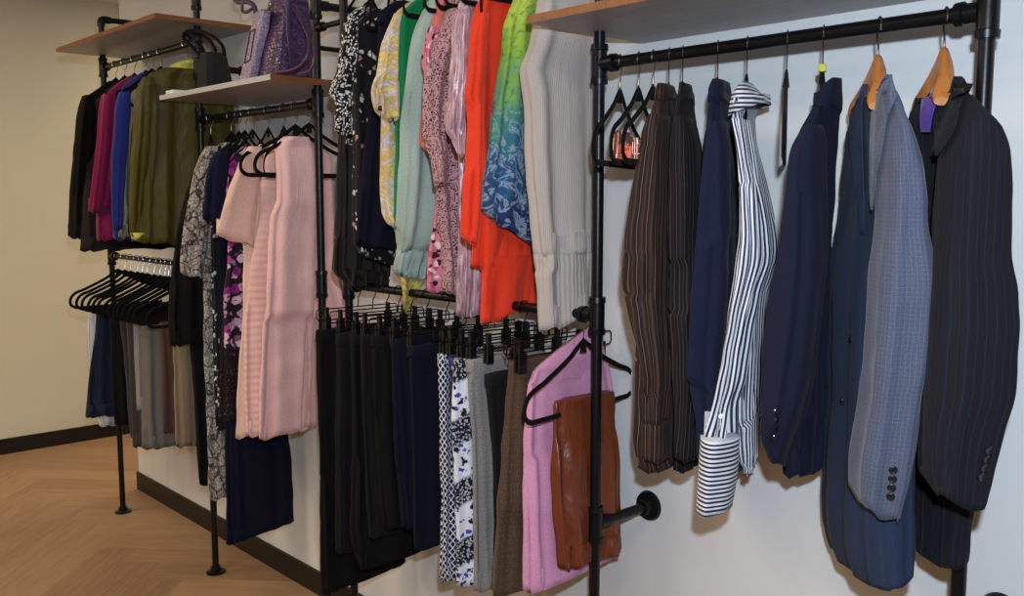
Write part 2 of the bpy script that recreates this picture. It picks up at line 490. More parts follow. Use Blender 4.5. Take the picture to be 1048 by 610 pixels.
def build_floor():
    L, W = .92, .155                      # plank length and width
    me_v, me_f, uv, tint = [], [], [], []
    rnd = random.Random(3)
    ca, sa = math.cos(math.radians(45)), math.sin(math.radians(45))
    x0, x1, y0, y1 = XW-.05, 1.6, -5.2, 4.0
    def plank(cx, cy, ang):
        # corners in the rotated pattern frame -> world
        hw, hl = W/2, L/2
        q = [(-hw, -hl), (hw, -hl), (hw, hl), (-hw, hl)]
        c, s = math.cos(ang), math.sin(ang)
        pts = []
        for a, b in q:
            X, Y = cx+a*c-b*s, cy+a*s+b*c
            pts.append((X*sa+Y*ca-2.2, X*ca-Y*sa-.42))
        xs = [p[0] for p in pts]; ys = [p[1] for p in pts]
        if max(xs) < x0 or min(xs) > x1 or max(ys) < y0 or min(ys) > y1: return
        b0 = len(me_v); me_v.extend((p[0], p[1], 0.0) for p in pts)
        me_f.append((b0, b0+1, b0+2, b0+3)); t = rnd.random(); o = rnd.random()*9
        for a, b in q: uv.append((a+o, b+o*3)); tint.append(t)
    n = 60
    for i in range(-n, n):
        for j in range(-12, 12):
            # classic herringbone: step (W,W) along the zig-zag, period (L,-L)
            bx, by = i*W + j*L, i*W - j*L
            plank(bx+W/2, by+L/2, 0)
            plank(bx+W+L/2, by+W/2, PI/2)
    me = bpy.data.meshes.new('floor'); 
    b0 = len(me_v)
    me_v.extend([(x0, y0, -.003), (x1, y0, -.003), (x1, y1, -.003), (x0, y1, -.003), (x0, y0, -.1), (x1, y0, -.1), (x1, y1, -.1), (x0, y1, -.1)])
    me_f.extend([tuple(b0+k for k in q) for q in [(0, 1, 2, 3), (7, 6, 5, 4), (0, 4, 5, 1), (1, 5, 6, 2), (2, 6, 7, 3), (3, 7, 4, 0)]])
    uv.extend([(0, 0)]*8); tint.extend([.2]*8)
    me.from_pydata(me_v, [], me_f)
    ul = me.uv_layers.new(name='UVMap')
    for lp in me.loops: ul.data[lp.index].uv = uv[lp.vertex_index]
    a = me.attributes.new('tint', 'FLOAT', 'POINT'); a.data.foreach_set('value', tint)
    me.materials.append(M['floor'])
    o = bpy.data.objects.new('floor', me); C.objects.link(o); o['kind'] = 'structure'
build_floor()

# ------------------------------------------------------------------ pipe racks
PR = .0122
def upright(par, x, ztop, joints, thin=1.0):
    m = MB().lathe((x, POLE_Y, .004), (0, 0, 1), [(0, PR*thin), (ztop-.004, PR*thin)], 20)
    o = m.build('upright', M['pipe'], par)
    MB().lathe((x, POLE_Y, .001), (0, 0, 1), [(0, .036), (.006, .036), (.008, .03), (.010, .019), (.026, .0185), (.028, PR)], 28).build('floor_flange', M['pipe'], o)
    for z in joints:
        MB().lathe((x, POLE_Y, z-.042), (0, 0, 1), [(0, PR), (0, .0185), (.012, .0195), (.014, .017), (.070, .017), (.072, .0195), (.084, .0185), (.084, PR)], 22).build('tee_fitting', M['pipe'], o)
    return o
def rail(par, xa, xb, z, r=PR):
    o = MB().lathe((xa+.014, POLE_Y, z), (1, 0, 0), [(0, r), (xb-xa-.028, r)], 20).build('rail', M['pipe'], par)
    for x, s in ((xa, 1), (xb, -1)):
        MB().lathe((x+s*.012, POLE_Y, z), (s, 0, 0), [(0, .016), (.022, .016), (.023, .0195), (.036, .0185), (.036, r)], 20).build('rail_socket', M['pipe'], o)
def arm(par, x, z, flange=True, y0=POLE_Y, thin=False):
    if thin:
        return MB().lathe((x, y0+.01, z), (0, 1, 0), [(0, .0075), (-y0-.012, .0075)], 14).build('wall_arm', M['pipe'], par)
    o = MB().lathe((x, y0+.01, z), (0, 1, 0), [(0, .0155), (.03, .0155), (.031, PR), (-y0-.012, PR)], 18).build('wall_arm', M['pipe'], par)
    if flange:
        MB().lathe((x, -.030, z), (0, 1, 0), [(0, PR), (.001, .018), (.018, .020), (.022, .034), (.0295, .037)], 28).build('wall_flange', M['pipe'], o)
def elbow(par, x, z):
    p = [(x, POLE_Y, z-.03), (x, POLE_Y, z-.012), (x, POLE_Y+.003, z-.004), (x, POLE_Y+.010, z), (x, POLE_Y+.03, z)]
    MB().tube(p, .0165, 16).build('elbow_fitting', M['pipe'], par)

zt1 = at(103, 20)[2]
rackA = thing('pipe_rack', (X2, POLE_Y, 0), 'farther black iron pipe clothes rack with its feet on the wooden floor', 'clothes rack')
u = upright(rackA, X1, zt1-.02, [ZA, ZB]); elbow(u, X1, zt1); arm(rackA, X1, zt1)
zarm2 = at(240, 69, -.09)[2]
upright(rackA, X2, 2.5, [ZA, ZB, ZC, zarm2, 2.17]); arm(rackA, X2, zarm2)
zp3 = [at(323, v)[2] for v in (5, 29, 49, 290)]
upright(rackA, X3, 2.5, [zp3[0], ZC, zp3[3]]); arm(rackA, X3, zp3[2], thin=True); arm(rackA, X3, zp3[0])
rail(rackA, X1, X2, ZA); rail(rackA, X1, X2, ZB, .010); rail(rackA, X2, X3, ZC)
rackB = thing('pipe_rack', (X4, POLE_Y, 0), 'nearer black iron pipe clothes rack along the white wall, carrying bright dresses and suits', 'clothes rack')
upright(rackB, X3B, 2.5, [ZA2, ZB]); upright(rackB, X4, 2.5, [ZC, ZB, ZARM, 1.98]); upright(rackB, X5, 2.5, [ZC, ZARM])
rail(rackB, X3B, X4, ZA2); rail(rackB, X3B, X4, ZB, .0115); rail(rackB, X4, X5, ZC)
arm(rackB, X4, ZARM); arm(rackB, X5, ZARM)
MB().lathe((X3+.012, POLE_Y, zp3[1]), (1, 0, 0), [(0, .014), (.03, .014), (.031, .0085), (X3B-X3-.024, .0085)], 16).build('tie_bar', M['pipe'], rackB)

# ------------------------------------------------------------------ shelves
SY = -.3712
def shelf(xl, xr, z, label, t=.016, front='edge_wood'):
    r = thing('shelf_board', ((xl+xr)/2, SY/2, z), label, 'shelf', 'grey laminate shelf boards')
    MB().box((xl+.0015, SY+.0015, z), (xr-.0015, -.001, z+t)).build('board', M['shelf'], r, False)
    for n_, lo, hi in (('front_edge', (xl, SY, z), (xr, SY+.0015, z+t)), ('left_edge', (xl, SY+.0015, z), (xl+.0015, -.001, z+t)), ('right_edge', (xr-.0015, SY+.0015, z), (xr, -.001, z+t))):
        MB().box(lo, hi).build('edge_band', M[front if n_ == 'front_edge' else 'edge_wood'], r, False)
    return r
S1, S2, S4 = 2.0706, 1.787, 1.803
shelf(-4.3598-.03, -3.3207, S1, 'high empty shelf board above the dark and olive jackets at far left')
s2 = shelf(-3.3126, -2.5206, S2, 'middle shelf board carrying the purple handbags and black tote', front='edge_grey')
for c in s2.children:
    pass
shelf(-1.4415, X5+.06, S4, 'nearest shelf board above the suits and striped shirts')

# ------------------------------------------------------------------ hangers
def hook_pts(neck, r=.0145):
    p = []
    for k in range(13):
        a = math.radians(-35 + k*(215+35)/12)
        p.append((0, -r*math.cos(a)*1.0, r*math.sin(a)+.0))
    # from the far side of the rail down to the neck in the middle
    p.reverse()
    p = [(0, y, z) for _, y, z in p]
    p = p[::-1]
    p += [(0, .010, -.020), (0, .002, -.032), (0, 0, neck)]
    return p

def arc(pts, n=6):
    """Catmull-Rom through points"""
    P = [np.array(p, float) for p in pts]; out = []
    P = [2*P[0]-P[1]]+P+[2*P[-1]-P[-2]]
    for i in range(1, len(P)-2):
        for k in range(n):
            t = k/n
            out.append(.5*((2*P[i])+(-P[i-1]+P[i+1])*t+(2*P[i-1]-5*P[i]+4*P[i+1]-P[i+2])*t*t+(-P[i-1]+3*P[i]-3*P[i+1]+P[i+2])*t**3))
    out.append(P[-2]); return out

protos = {}
def proto(kind):
    """shared mesh data of each kind of hanger: list of (part name, mesh, sub-parts)"""
    if kind in protos: return protos[kind]
    tmp = bpy.data.objects.new('tmp', None)
    L = []
    def part(name, mb, mat, **k):
        o = mb.build(name, mat, tmp, **k); L.append((name, o.data)); bpy.data.objects.remove(o)
    if kind == 'velvet':
        part('hook', MB().tube(hook_pts(-.066), .0014, 8), M['chrome'])
        h = .205
        loop = arc([(0, -.02, -.072), (0, 0, -.062), (0, .02, -.072), (0, .06, -.098), (0, .14, -.135), (0, .185, -.152), (0, h, -.175), (0, h+.001, -.20), (0, h-.018, -.214), (0, h-.05, -.216), (0, 0, -.216), (0, -h+.05, -.216), (0, -h+.018, -.214), (0, -h-.001, -.20), (0, -h, -.175), (0, -.185, -.152), (0, -.14, -.135), (0, -.06, -.098)] + [(0, -.02, -.072)], 5)
        part('hanger_body', MB().tube(loop[:-1], .0062, 8, True, .55), M['velvet'])
        part('hanger_neck', MB().tube([(0, 0, -.054), (0, 0, -.066), (0, 0, -.086)], [.0035, .007, .012], 10, flat=.5), M['velvet'])
    if kind == 'clip':
        part('hook', MB().tube(hook_pts(-.058), .0016, 8), M['wire'])
        h = .165
        loop = [(0, -h, -.060), (0, h, -.060), (0, h+.006, -.066), (0, h+.006, -.086), (0, h, -.092), (0, -h, -.092), (0, -h-.006, -.086), (0, -h-.006, -.066)]
        part('wire_frame', MB().tube(loop, .0019, 8, True), M['wire'])
        for s in (-1, 1):
            y = s*.130
            mb = MB().box((-.010, y-.011, -.125), (-.003, y+.011, -.082)).box((.003, y-.011, -.125), (.010, y+.011, -.082)).box((-.006, y-.006, -.100), (.006, y+.006, -.055))
            mb.tube([(-.012, y, -.098), (.012, y, -.098)], .006, 10)
            part('clip', mb, M['plastic'], bevel=.001)
    if kind == 'wood':
        part('hook', MB().tube(hook_pts(-.062), .0019, 8), M['chrome'])
        v = []; f = []; n = 12; R = 17
        for i in range(R):
            t = -1+2*i/(R-1); a = abs(t)
            y = .205*t; zc = -.079-.060*a**1.4; hh = .034*(1-a)+.013*a; tx = .011+.008*a**2; xo = -.018*a*a
            if i in (0, R-1): hh *= .5; tx *= .6
            for k in range(n):
                an = 2*PI*k/n; v.append((xo+tx*math.cos(an), y, zc+hh*math.sin(an)))
        for i in range(R-1):
            for k in range(n): f.append((i*n+k, (i+1)*n+k, (i+1)*n+(k+1) % n, i*n+(k+1) % n))
        f += [tuple(range(n)), tuple((R-1)*n+k for k in range(n))[::-1]]
        part('hanger_body', MB().add(v, f), M['hanger_wood'])
    protos[kind] = L; bpy.data.objects.remove(tmp)
    return L

def local_part(name, mb, mat, parent, bevel=0):
    tmp = bpy.data.objects.new('tmp', None); o = mb.build(name, mat, tmp, True, bevel); o.parent = parent
    bpy.data.objects.remove(tmp); return o

def view_angle(hx):
    return math.pi/2 - (math.pi/2 - YAW) - math.atan((hx-524)/FOC)

def hanger(kind, hx, z, label, yaw=0, group=None, slide=0, size=1.0):
    x = rail_x(hx, z)+slide
    nm = {'velvet': 'velvet_hanger', 'clip': 'clip_hanger', 'wood': 'wooden_hanger'}[kind]
    r = thing(nm, (x, POLE_Y, z), label, 'hanger', group)
    r.rotation_euler = (0, 0, yaw)
    for name, me in proto(kind):
        o = bpy.data.objects.new(name, me); C.objects.link(o); o.parent = r
        if size != 1 and name != 'hook': o.scale = (1, size, 1)
    return r

# ------------------------------------------------------------------ garments: lofted hanging cloth
def spline_rows(rows, per):
    K = len(rows); A = np.array(rows, float); out = []
    for i in range(K-1):
        p0, p1, p2, p3 = A[max(i-1, 0)], A[i], A[i+1], A[min(i+2, K-1)]
        span = p2[0]-p1[0]
        n = max(1, int(round(span/per)))
        def tan(a, b, c):                      # slope at b, limited
            h0, h1 = b[0]-a[0], c[0]-b[0]
            if h0 <= 0: return (c-b)/max(h1, 1e-6)
            if h1 <= 0: return (b-a)/max(h0, 1e-6)
            d0, d1 = (b-a)/h0, (c-b)/h1
            return np.where(d0*d1 > 0, 2*d0*d1/(np.where(d0+d1 == 0, 1, d0+d1)), 0)
        m1, m2 = tan(p0, p1, p2), tan(p1, p2, p3)
        for k in range(n):
            t = k/n
            out.append((2*t**3-3*t*t+1)*p1+(t**3-2*t*t+t)*span*m1+(-2*t**3+3*t*t)*p2+(t**3-t*t)*span*m2)
    out.append(A[-1]); return out

def loft(name, rows, mat, parent=None, y0=POLE_Y, T=None, d=None, yaw=0., e=3.0, amp=.006, lam=.09, seed=0,
         hem=(0, 0), tilt=(0, 0), cr=.0035, per=7, nseg=64, hx=None, z=None, ref='l', hemwave=.004, drift=1.2, top=True, recess=True, dmax=.26, wall=-.010, grow=.75):
    rnd = random.Random(seed*13+5)
    if hx is not None:
        xr_ = rail_x(hx, z)
        rr = []
        for r in rows:
            # column of the hook at that height
            zz = at(r[1], r[0])[2]
            c = proj((xr_, POLE_Y, zz))[0]
            rr.append((r[0], r[1], (2*c-r[1]) if len(r) < 3 or r[2] is None else r[2]))
        rows = rr
    L = spline_rows(rows, per)
    e1 = np.array([math.cos(yaw), math.sin(yaw)]); e2 = np.array([-math.sin(yaw), math.cos(yaw)])
    th = np.linspace(0, 2*PI, nseg, endpoint=False)
    ct, st = np.cos(th), np.sin(th)
    sx = np.sign(ct)*np.abs(ct)**(2/e); sy = np.sign(st)*np.abs(st)**(2/e)
    ph = [rnd.uniform(0, 2*PI) for _ in range(4)]; wob = [rnd.uniform(-1, 1) for _ in range(4)]
    levels = []; st0 = None
    n = len(L)
    for li, (py, xl, xr) in enumerate(L):
        s = li/max(1, n-1)
        mid = (xl+xr)/2
        c = at(mid, py, y0)
        if st0 is not None: dd, TT = st0
        else: dd, TT = (d if d else .12), (T if T else .05)
        if T: TT = T
        if d: dd = d
        # image-plane direction at this column
        v = c-CAM; hv = v[:2]/np.linalg.norm(v[:2]); nrm = np.array([hv[1], -hv[0]])
        a1, a2 = abs(e1 @ nrm), abs(e2 @ nrm)
        pxm = FOC/(v @ FW)
        hw = (xr-xl)/2/pxm
        if T:
            t_ = min(T, hw*.7/max(a1, .05)); dd = math.sqrt(max(1e-6, hw*hw-(t_*a1)**2))/max(a2, .12); dd = min(dd, dmax); TT = t_
        else:
            d_ = min(d, hw*.85/max(a2, .05)); TT = math.sqrt(max(1e-6, hw*hw-(d_*a2)**2))/max(a1, .12); dd = d_; TT = min(max(TT, .006), .2)
        cx, cy, cz = c
        per_ = 4*(TT+dd)
        k0 = max(2, round(per_/lam)); amp_s = amp*((1-grow)+grow*s)
        F = (np.sin(k0*th+ph[0]+wob[0]*drift*s)+.6*np.sin((k0*2-1)*th+ph[1]+wob[1]*drift*2*s)+.45*np.sin((k0+3)*th+ph[2]+wob[2]*drift*s))
        sc = 1.0
        for it in range(7):
            nx, ny = ct/max(TT, 1e-4), st/max(dd, 1e-4); nl = np.hypot(nx, ny)
            a = sx*TT*sc+nx/nl*F*amp_s; b = sy*dd*sc+ny/nl*F*amp_s
            X = cx+a*e1[0]+b*e2[0]; Y = np.minimum(cy+a*e1[1]+b*e2[1], wall); Z = np.full(nseg, cz)
            px_, py_ = proj(np.stack([X, Y, Z], 1))
            lo, hi = px_.min(), px_.max(); il = px_.argmin()
            sc *= np.clip((xr-xl)/max(hi-lo, .1), .7, 1.4); sc = min(sc, 1.6)
            a1c = max(.3, abs(nrm[0]))
            cx += ((xl-lo) if it < 6 and sc >= 1.59 else (xl+xr)/2-(lo+hi)/2)/pxm/a1c
            rp = py_[il] if ref == 'l' else (py_.min()+py_.max())/2
            cz -= (py-rp)/pxm
        # hem tilt and wave
        w = max(0., (s-.55)/.45)**2
        tt = (px_-lo)/max(hi-lo, .1)
        Z = Z-(hem[0]*(1-tt)+hem[1]*tt)*w/pxm + F*hemwave*w
        w2 = max(0., (.4-s)/.4)
        Z = Z-(tilt[0]*(1-tt)+tilt[1]*tt)*w2/pxm
        if cr:
            f_ = min(1, .25+3*s)*cr
            for k in range(nseg):
                q = noise.noise(Vector((X[k]*9+Z[k]*5+seed*3.1, Y[k]*9-Z[k]*2, Z[k]*11)))+.5*noise.noise(Vector((X[k]*22-Z[k]*9, Y[k]*22+seed, Z[k]*20)))
                g_ = f_*q; X[k] += (nx[k]*e1[0]+ny[k]*e2[0])/nl[k]*g_; Y[k] = min(wall, Y[k]+(nx[k]*e1[1]+ny[k]*e2[1])/nl[k]*g_)
        arc_ = np.concatenate([[0], np.cumsum(np.hypot(np.diff(X), np.diff(Y)))])
        levels.append((np.stack([X, Y, Z], 1), arc_))
    V = []; U = []; Fc = []
    # seam at far side: vertex column duplicated for clean UVs
    m = nseg+1; perim = float(np.median([ar[-1] for _, ar in levels]))
    for P, ar in levels:
        Q = np.vstack([P, P[:1]]); V += [tuple(q) for q in Q]
        last = ar[-1]+np.linalg.norm(P[0]-P[-1]); U += [(u/last*perim, q[2]) for u, q in zip(list(ar)+[last], Q)]
    for i in range(n-1):
        for k in range(nseg): Fc.append((i*m+k, (i+1)*m+k, (i+1)*m+k+1, i*m+k+1))
    def capring(i, zshift, shrink):
        P = levels[i][0]; c = P.mean(0); Q = c+(P-c)*shrink; Q[:, 2] = P[:, 2]+zshift
        b = len(V); Q = np.vstack([Q, Q[:1]]); V.extend(tuple(q) for q in Q); U.extend((k*.01, q[2]) for k, q in enumerate(Q)); return b
    if top: Fc.append(tuple(range(nseg)))
    if recess:
        b = capring(n-1, 0.0, .965); b2 = capring(n-1, min(.05, .5*float(levels[0][0][:, 2].min()-levels[-1][0][:, 2].max())) if levels[0][0][:, 2].min() > levels[-1][0][:, 2].max() else .002, .93); e0 = (n-1)*m
        for k in range(nseg):
            Fc.append((e0+k, b+k, b+k+1, e0+k+1)); Fc.append((b+k, b2+k, b2+k+1, b+k+1))
        Fc.append(tuple(b2+k for k in range(nseg))[::-1])
    o = mesh_obj(name, V, Fc, mat, parent, True, U)
    o['_'] = 0; del o['_']
    return o

def bvh_of(*objs):
    vs, ps = [], []
    for o in objs:
        off = parent_world(o) ; b = len(vs)
        vs += [v.co+off for v in o.data.vertices]; ps += [tuple(b+i for i in p.vertices) for p in o.data.polygons]
    return BVHTree.FromPolygons(vs, ps)

def hit(bv, px, py):
    d = Vector(ray(px, py)); h = bv.ray_cast(Vector(CAM), d)
    if h[0] is None: return None, None
    n = h[1]
    if n.dot(d) > 0: n = -n
    return h[0], n

def patch(name, bv, rows, mat, parent, off=.004, thick=.003, cols=8, per=8):
    """a strip of cloth laid on a surface; rows of (py, xl, xr)"""
    L = spline_rows(rows, per); G = []
    for py, xl, xr in L:
        R = []
        for k in range(cols+1):
            p, nn = hit(bv, xl+(xr-xl)*k/cols, py)
            R.append((p+nn*off) if p is not None else None)
        G.append(R)
    good = [p for R in G for p in R if p is not None]
    if len(good) < 6: print('patch miss', name); return None
    for i, R in enumerate(G):
        for k in range(len(R)):
            if R[k] is None:
                px, py = L[i][1]+(L[i][2]-L[i][1])*k/cols, L[i][0]
                y = min(good, key=lambda q: (proj(q)[0]-px)**2+(proj(q)[1]-py)**2)
                dist = (y-Vector(CAM)).length
                R[k] = Vector(CAM+ray(px, py)*dist)
    m = cols+1; V = [tuple(p) for R in G for p in R]; b = len(V)
    tw = Vector(ray((rows[0][1]+rows[0][2])/2, rows[0][0]))
    V += [tuple(Vector(p)+tw*thick) for p in V]
    F = []; U = []
    for i in range(len(G)-1):
        for k in range(cols):
            F.append((i*m+k, (i+1)*m+k, (i+1)*m+k+1, i*m+k+1)); F.append((b+i*m+k, b+i*m+k+1, b+(i+1)*m+k+1, b+(i+1)*m+k))
    rim = [k for k in range(m)]+[i*m+cols for i in range(1, len(G))]+[(len(G)-1)*m+k for k in range(cols-1, -1, -1)]+[i*m for i in range(len(G)-2, 0, -1)]
    for i in range(len(rim)):
        a, c = rim[i], rim[(i+1) % len(rim)]; F.append((a, b+a, b+c, c)[::-1])
    for P in V:
        U.append(((P[0]**2+0)**.5*0+P[1]*.8+P[0]*.6, P[2]))
    return mesh_obj(name, V, F, mat, parent, True, U)

def buttons(bv, pxs, parent, r=.006, mat='button', name='button'):
    for px, py in pxs:
        p, nn = hit(bv, px, py)
        if p is None: continue
        MB().lathe(p-nn*.001, nn, [(0, r), (.003, r), (.0042, r*.75), (.0036, r*.45)], 14).build(name, M[mat], parent)

def far_sleeve(src, dx, dy, parent):
    o = src.copy(); C.objects.link(o); o.parent = parent; o.location = src.location+Vector((dx, dy, 0)); return o

def garment(name, hx, z, label, cat, group=None):
    return thing(name, (rail_x(hx, z), POLE_Y, z), label, cat, group)

def single(name, rows, mat, label, cat, group=None, **k):
    return tag(loft(name, rows, M[mat], None, **k), label, cat, group)

# ================================================= suits and shirts on the near rail
SH = math.radians(20); JK = math.radians(44)
GV = 'empty velvet hangers on the near rail'
hanger('velvet', 635, ZC, 'empty black velvet hanger beside the pipe post, first on the near rail', math.radians(27), GV)
hb = hanger('velvet', 654, ZC, 'empty black velvet hanger with shiny rose-gold clips, second on the near rail', math.radians(26), GV)
hanger('velvet', 669, ZC, 'empty black velvet hanger right against the brown pinstripe shirt', math.radians(24), GV)
for k, (yy, tz, rr) in enumerate(((-.055, .03, .3), (-.015, .045, -.5), (.03, .04, .3), (.075, .05, -.3), (.115, .045, .6))):
    mb = MB()
    for s in (-1, 1):
        mb.box((s*.006-.0012, yy-.022, -.262), (s*.006+.0012, yy+.022, -.205))
        mb.box((s*.010-.0012, yy-.008, -.235), (s*.010+.0012, yy+.008, -.200))
    mb.tube([(-.012, yy, -.222), (.012, yy, -.222)], .0045, 10)
    mb.tube([(0, yy, -.222), (0, yy, -.20)], .004, 8)
    o = local_part('clip', mb, M['rose'], hb, .001); o.location = (.004*rr, 0, tz); o.rotation_euler = (rr*.25, 0, rr)
hanger('velvet', 806, ZC, 'empty black velvet hanger edge-on between striped shirt and navy jacket', math.radians(31.2), GV)

def shirt_hanger(hx, what, kind='velvet', yaw=SH):
    hanger(kind, hx, ZC, f'{"wooden" if kind=="wood" else "black"} hanger inside the {what}', view_angle(hx)+(.22 if kind == 'wood' else 0), 'hangers inside the shirts and suits', size=.40 if kind == 'wood' else .3)

# brown pinstripe shirt
shirt_hanger(685, 'brown pinstripe shirt')
g = garment('dress_shirt', 685, ZC, 'brown pinstripe long-sleeved shirt with buttoned cuff, leftmost on near rail', 'shirt', 'shirts on the near rail')
b = loft('shirt_body', [(89, 674, 689), (100, 671, 692), (112, 668, 695), (130, 663, 702), (170, 656, 706), (230, 652, 709), (300, 652, 712), (400, 650, 716), (440, 648, 716), (468, 652, 714)], M['s_brown'], g, d=.19, yaw=SH, ref='c', amp=.007, seed=1)
s = loft('sleeve', [(118, 664, 686), (135, 657, 685), (170, 652, 685), (200, 645, 684), (240, 640, 684), (283, 637, 684), (325, 645, 686), (377, 656, 688), (432, 658, 685)], M['s_brown'], g, y0=-.31, d=.055, yaw=SH, ref='c', amp=.007, seed=2, lam=.07, hemwave=0)
loft('cuff', [(431, 656, 687), (450, 657, 687), (468, 657, 686)], M['s_brown'], g, y0=-.31, d=.05, yaw=SH, ref='c', amp=.001, seed=3, hem=(-3, 3))
loft('collar', [(87, 673, 690), (94, 671, 692), (104, 670, 693)], M['s_brown'], g, d=.07, yaw=SH, ref='c', amp=.001, T=None, seed=3)
far_sleeve(s, -.16, .21, g)
# charcoal pinstripe shirt
shirt_hanger(699, 'charcoal pinstripe shirt')
g = garment('dress_shirt', 699, ZC, 'near-black charcoal pinstripe shirt between the brown pinstripe and navy shirts', 'shirt', 'shirts on the near rail')
loft('shirt_body', [(88, 696, 707), (100, 692, 710), (112, 690, 711), (130, 687, 714), (155, 685, 720), (240, 684, 724), (300, 685, 727), (400, 686, 730), (472, 687, 730)], M['s_dark'], g, d=.19, yaw=SH, ref='c', amp=.008, seed=4)
s = loft('sleeve', [(120, 690, 711), (150, 686, 716), (200, 684, 718), (300, 684, 718), (380, 688, 720), (440, 690, 716), (471, 690, 714)], M['s_dark'], g, y0=-.30, d=.05, yaw=SH, ref='c', amp=.008, seed=5, hem=(-4, 2))
loft('collar', [(86, 695, 708), (94, 694, 709), (104, 693, 711)], M['s_dark'], g, d=.07, yaw=SH, ref='c', amp=.001, seed=3)
far_sleeve(s, -.14, .2, g)
# navy shirt
shirt_hanger(735, 'plain navy shirt')
g = garment('dress_shirt', 735, ZC, 'plain dark navy long-sleeved shirt left of the navy and white striped shirt', 'shirt', 'shirts on the near rail')
loft('shirt_body', [(86, 730, 746), (102, 726, 749), (115, 724, 750), (157, 722, 757), (220, 717, 764), (300, 712, 770), (400, 715, 775), (482, 715, 772)], M['s_navy'], g, d=.19, yaw=SH, ref='c', amp=.008, seed=6)
s = loft('sleeve', [(125, 724, 745), (150, 721, 747), (220, 715, 748), (280, 709, 746), (325, 706, 744), (372, 703, 740), (410, 708, 738), (440, 713, 736), (470, 713, 734)], M['s_navy'], g, y0=-.31, d=.05, yaw=SH, ref='c', amp=.008, seed=7)
loft('collar', [(83, 729, 747), (92, 726, 748), (106, 725, 749)], M['s_navy'], g, d=.07, yaw=SH, ref='c', amp=.002, seed=8)
far_sleeve(s, -.15, .2, g)
# navy & white striped shirt
shirt_hanger(765, 'navy and white striped shirt')
g = garment('dress_shirt', 765, ZC, 'navy and white striped shirt with wide collar and long horizontal-striped cuff', 'shirt', 'shirts on the near rail')
loft('shirt_body', [(104, 750, 780), (118, 749, 773), (140, 752, 774), (169, 756, 780), (236, 757, 795), (255, 758, 796), (314, 757, 784), (377, 753, 780), (461, 755, 778), (484, 760, 771)], M['s_stripe'], g, d=.17, yaw=SH, ref='c', amp=.007, seed=9)
s = loft('sleeve', [(122, 748, 767), (165, 755, 774), (220, 756, 785), (262, 753, 788), (300, 748, 779), (341, 742, 771), (390, 734, 763), (419, 727, 756), (446, 719, 755)], M['s_stripe'], g, y0=-.31, d=.05, yaw=SH, ref='c', amp=.008, seed=10, lam=.06, hemwave=0)
cf = loft('cuff', [(445, 717, 757.5), (480, 714.5, 755.5), (519, 712, 750)], M['s_stripe_h'], g, y0=-.312, d=.06, yaw=SH, ref='c', amp=.001, seed=11, hem=(2, -2), e=1.7, cr=.001, hemwave=0)
buttons(bvh_of(s), [(738, 426)], g, .005, 'white_paper')
loft('collar', [(85, 760, 771), (90, 755, 777), (96, 750, 783), (102, 747, 788), (106, 745, 790)], M['s_stripe_h'], g, d=.085, yaw=SH, ref='c', amp=.0015, seed=12, hem=(14, -1), cr=.001, hemwave=0)
far_sleeve(s, -.13, .2, g)

# navy jacket
hanger('velvet', 843, ZC, 'black hanger with yellow size tag inside the plain navy jacket', view_angle(843)  , 'hangers inside the shirts and suits', size=.3)
hj = [o for o in C.objects if o.get('label', '').startswith('black hanger with yellow')][0]
local_part('size_tag', MB().box((-.007, -.008, -.066), (.007, .008, -.052)), M['yellow_tag'], hj, .002)
g = garment('suit_jacket', 843, ZC, 'plain navy suit jacket turned away to the right, right of the striped shirt', 'jacket', 'suit jackets on the near rail')
b = loft('jacket_body', [(83, 848, 861), (97, 837, 862), (106, 834, 861), (125, 824, 859), (141, 815, 858), (158, 809, 857), (213, 804, 854), (260, 801, 851), (340, 797, 848), (420, 795, 845), (484, 800, 842)], M['j_navy'], g, d=.2, yaw=0, ref='c', amp=.004, seed=13, e=2.6, hem=(-2, 2))
s = loft('sleeve', [(128, 826, 842), (141, 815, 846), (158, 808, 847), (213, 802, 847), (256, 796, 847), (309, 786, 843), (360, 781, 837), (420, 778, 826), (455, 779, 812), (472, 783, 806)], M['j_navy'], g, y0=-.335, d=.06, ref='c', amp=.004, seed=14, hem=(-6, 8))
loft('collar', [(80, 851, 862), (88, 842, 863), (98, 837, 863), (112, 832, 862)], M['j_navy'], g, d=.085, ref='c', amp=.001, seed=14)
buttons(bvh_of(s), [(794.5, 421), (794, 430), (793, 439), (792, 448)], g, .0062)
far_sleeve(s, -.04, .27, g)

# blue-grey suit
shirt_hanger(900, 'blue-grey checked suit', 'wood', JK)
g = garment('suit_jacket', 900, ZC, 'blue-grey checked suit jacket on a wooden hanger, second from the right', 'jacket', 'suit jackets on the near rail')
b = loft('jacket_body', [(98, 880, 918), (112, 873, 924), (132, 866, 929), (170, 862, 934), (213, 858, 936), (274, 849, 936), (330, 845, 936), (420, 845, 936), (474, 842, 936), (520, 841, 936), (560, 843, 935), (585, 848, 934)], M['j_blue_shaded'], g, d=.2, yaw=JK, ref='c', amp=.005, seed=15, e=2.6, hem=(6, -24))
s = loft('sleeve', [(98, 902, 918), (112, 899, 924), (145, 897, 938), (175, 897, 947), (239, 893, 953), (280, 889, 958), (338, 884, 957), (398, 879, 945), (450, 872, 936), (474, 869, 931), (503, 867, 923)], M['j_blue'], g, y0=-.315, d=.07, yaw=JK, ref='c', amp=.003, seed=16, hem=(2, 22))
bb_ = bvh_of(b, s)
patch('lapel', bb_, [(82, 905, 914), (100, 898, 918), (125, 895, 912), (150, 894, 908), (185, 894, 901), (215, 895, 898)], M['j_blue'], g, .007, .004)
patch('lapel', bb_, [(86, 883, 889), (105, 876, 886), (130, 872, 886), (160, 874, 887), (200, 880, 888), (240, 884, 888)], M['j_blue_shaded'], g, .006, .004)
patch('collar', bb_, [(76, 907, 913), (84, 901, 914), (97, 897, 916)], M['j_blue'], g, .012, .004)
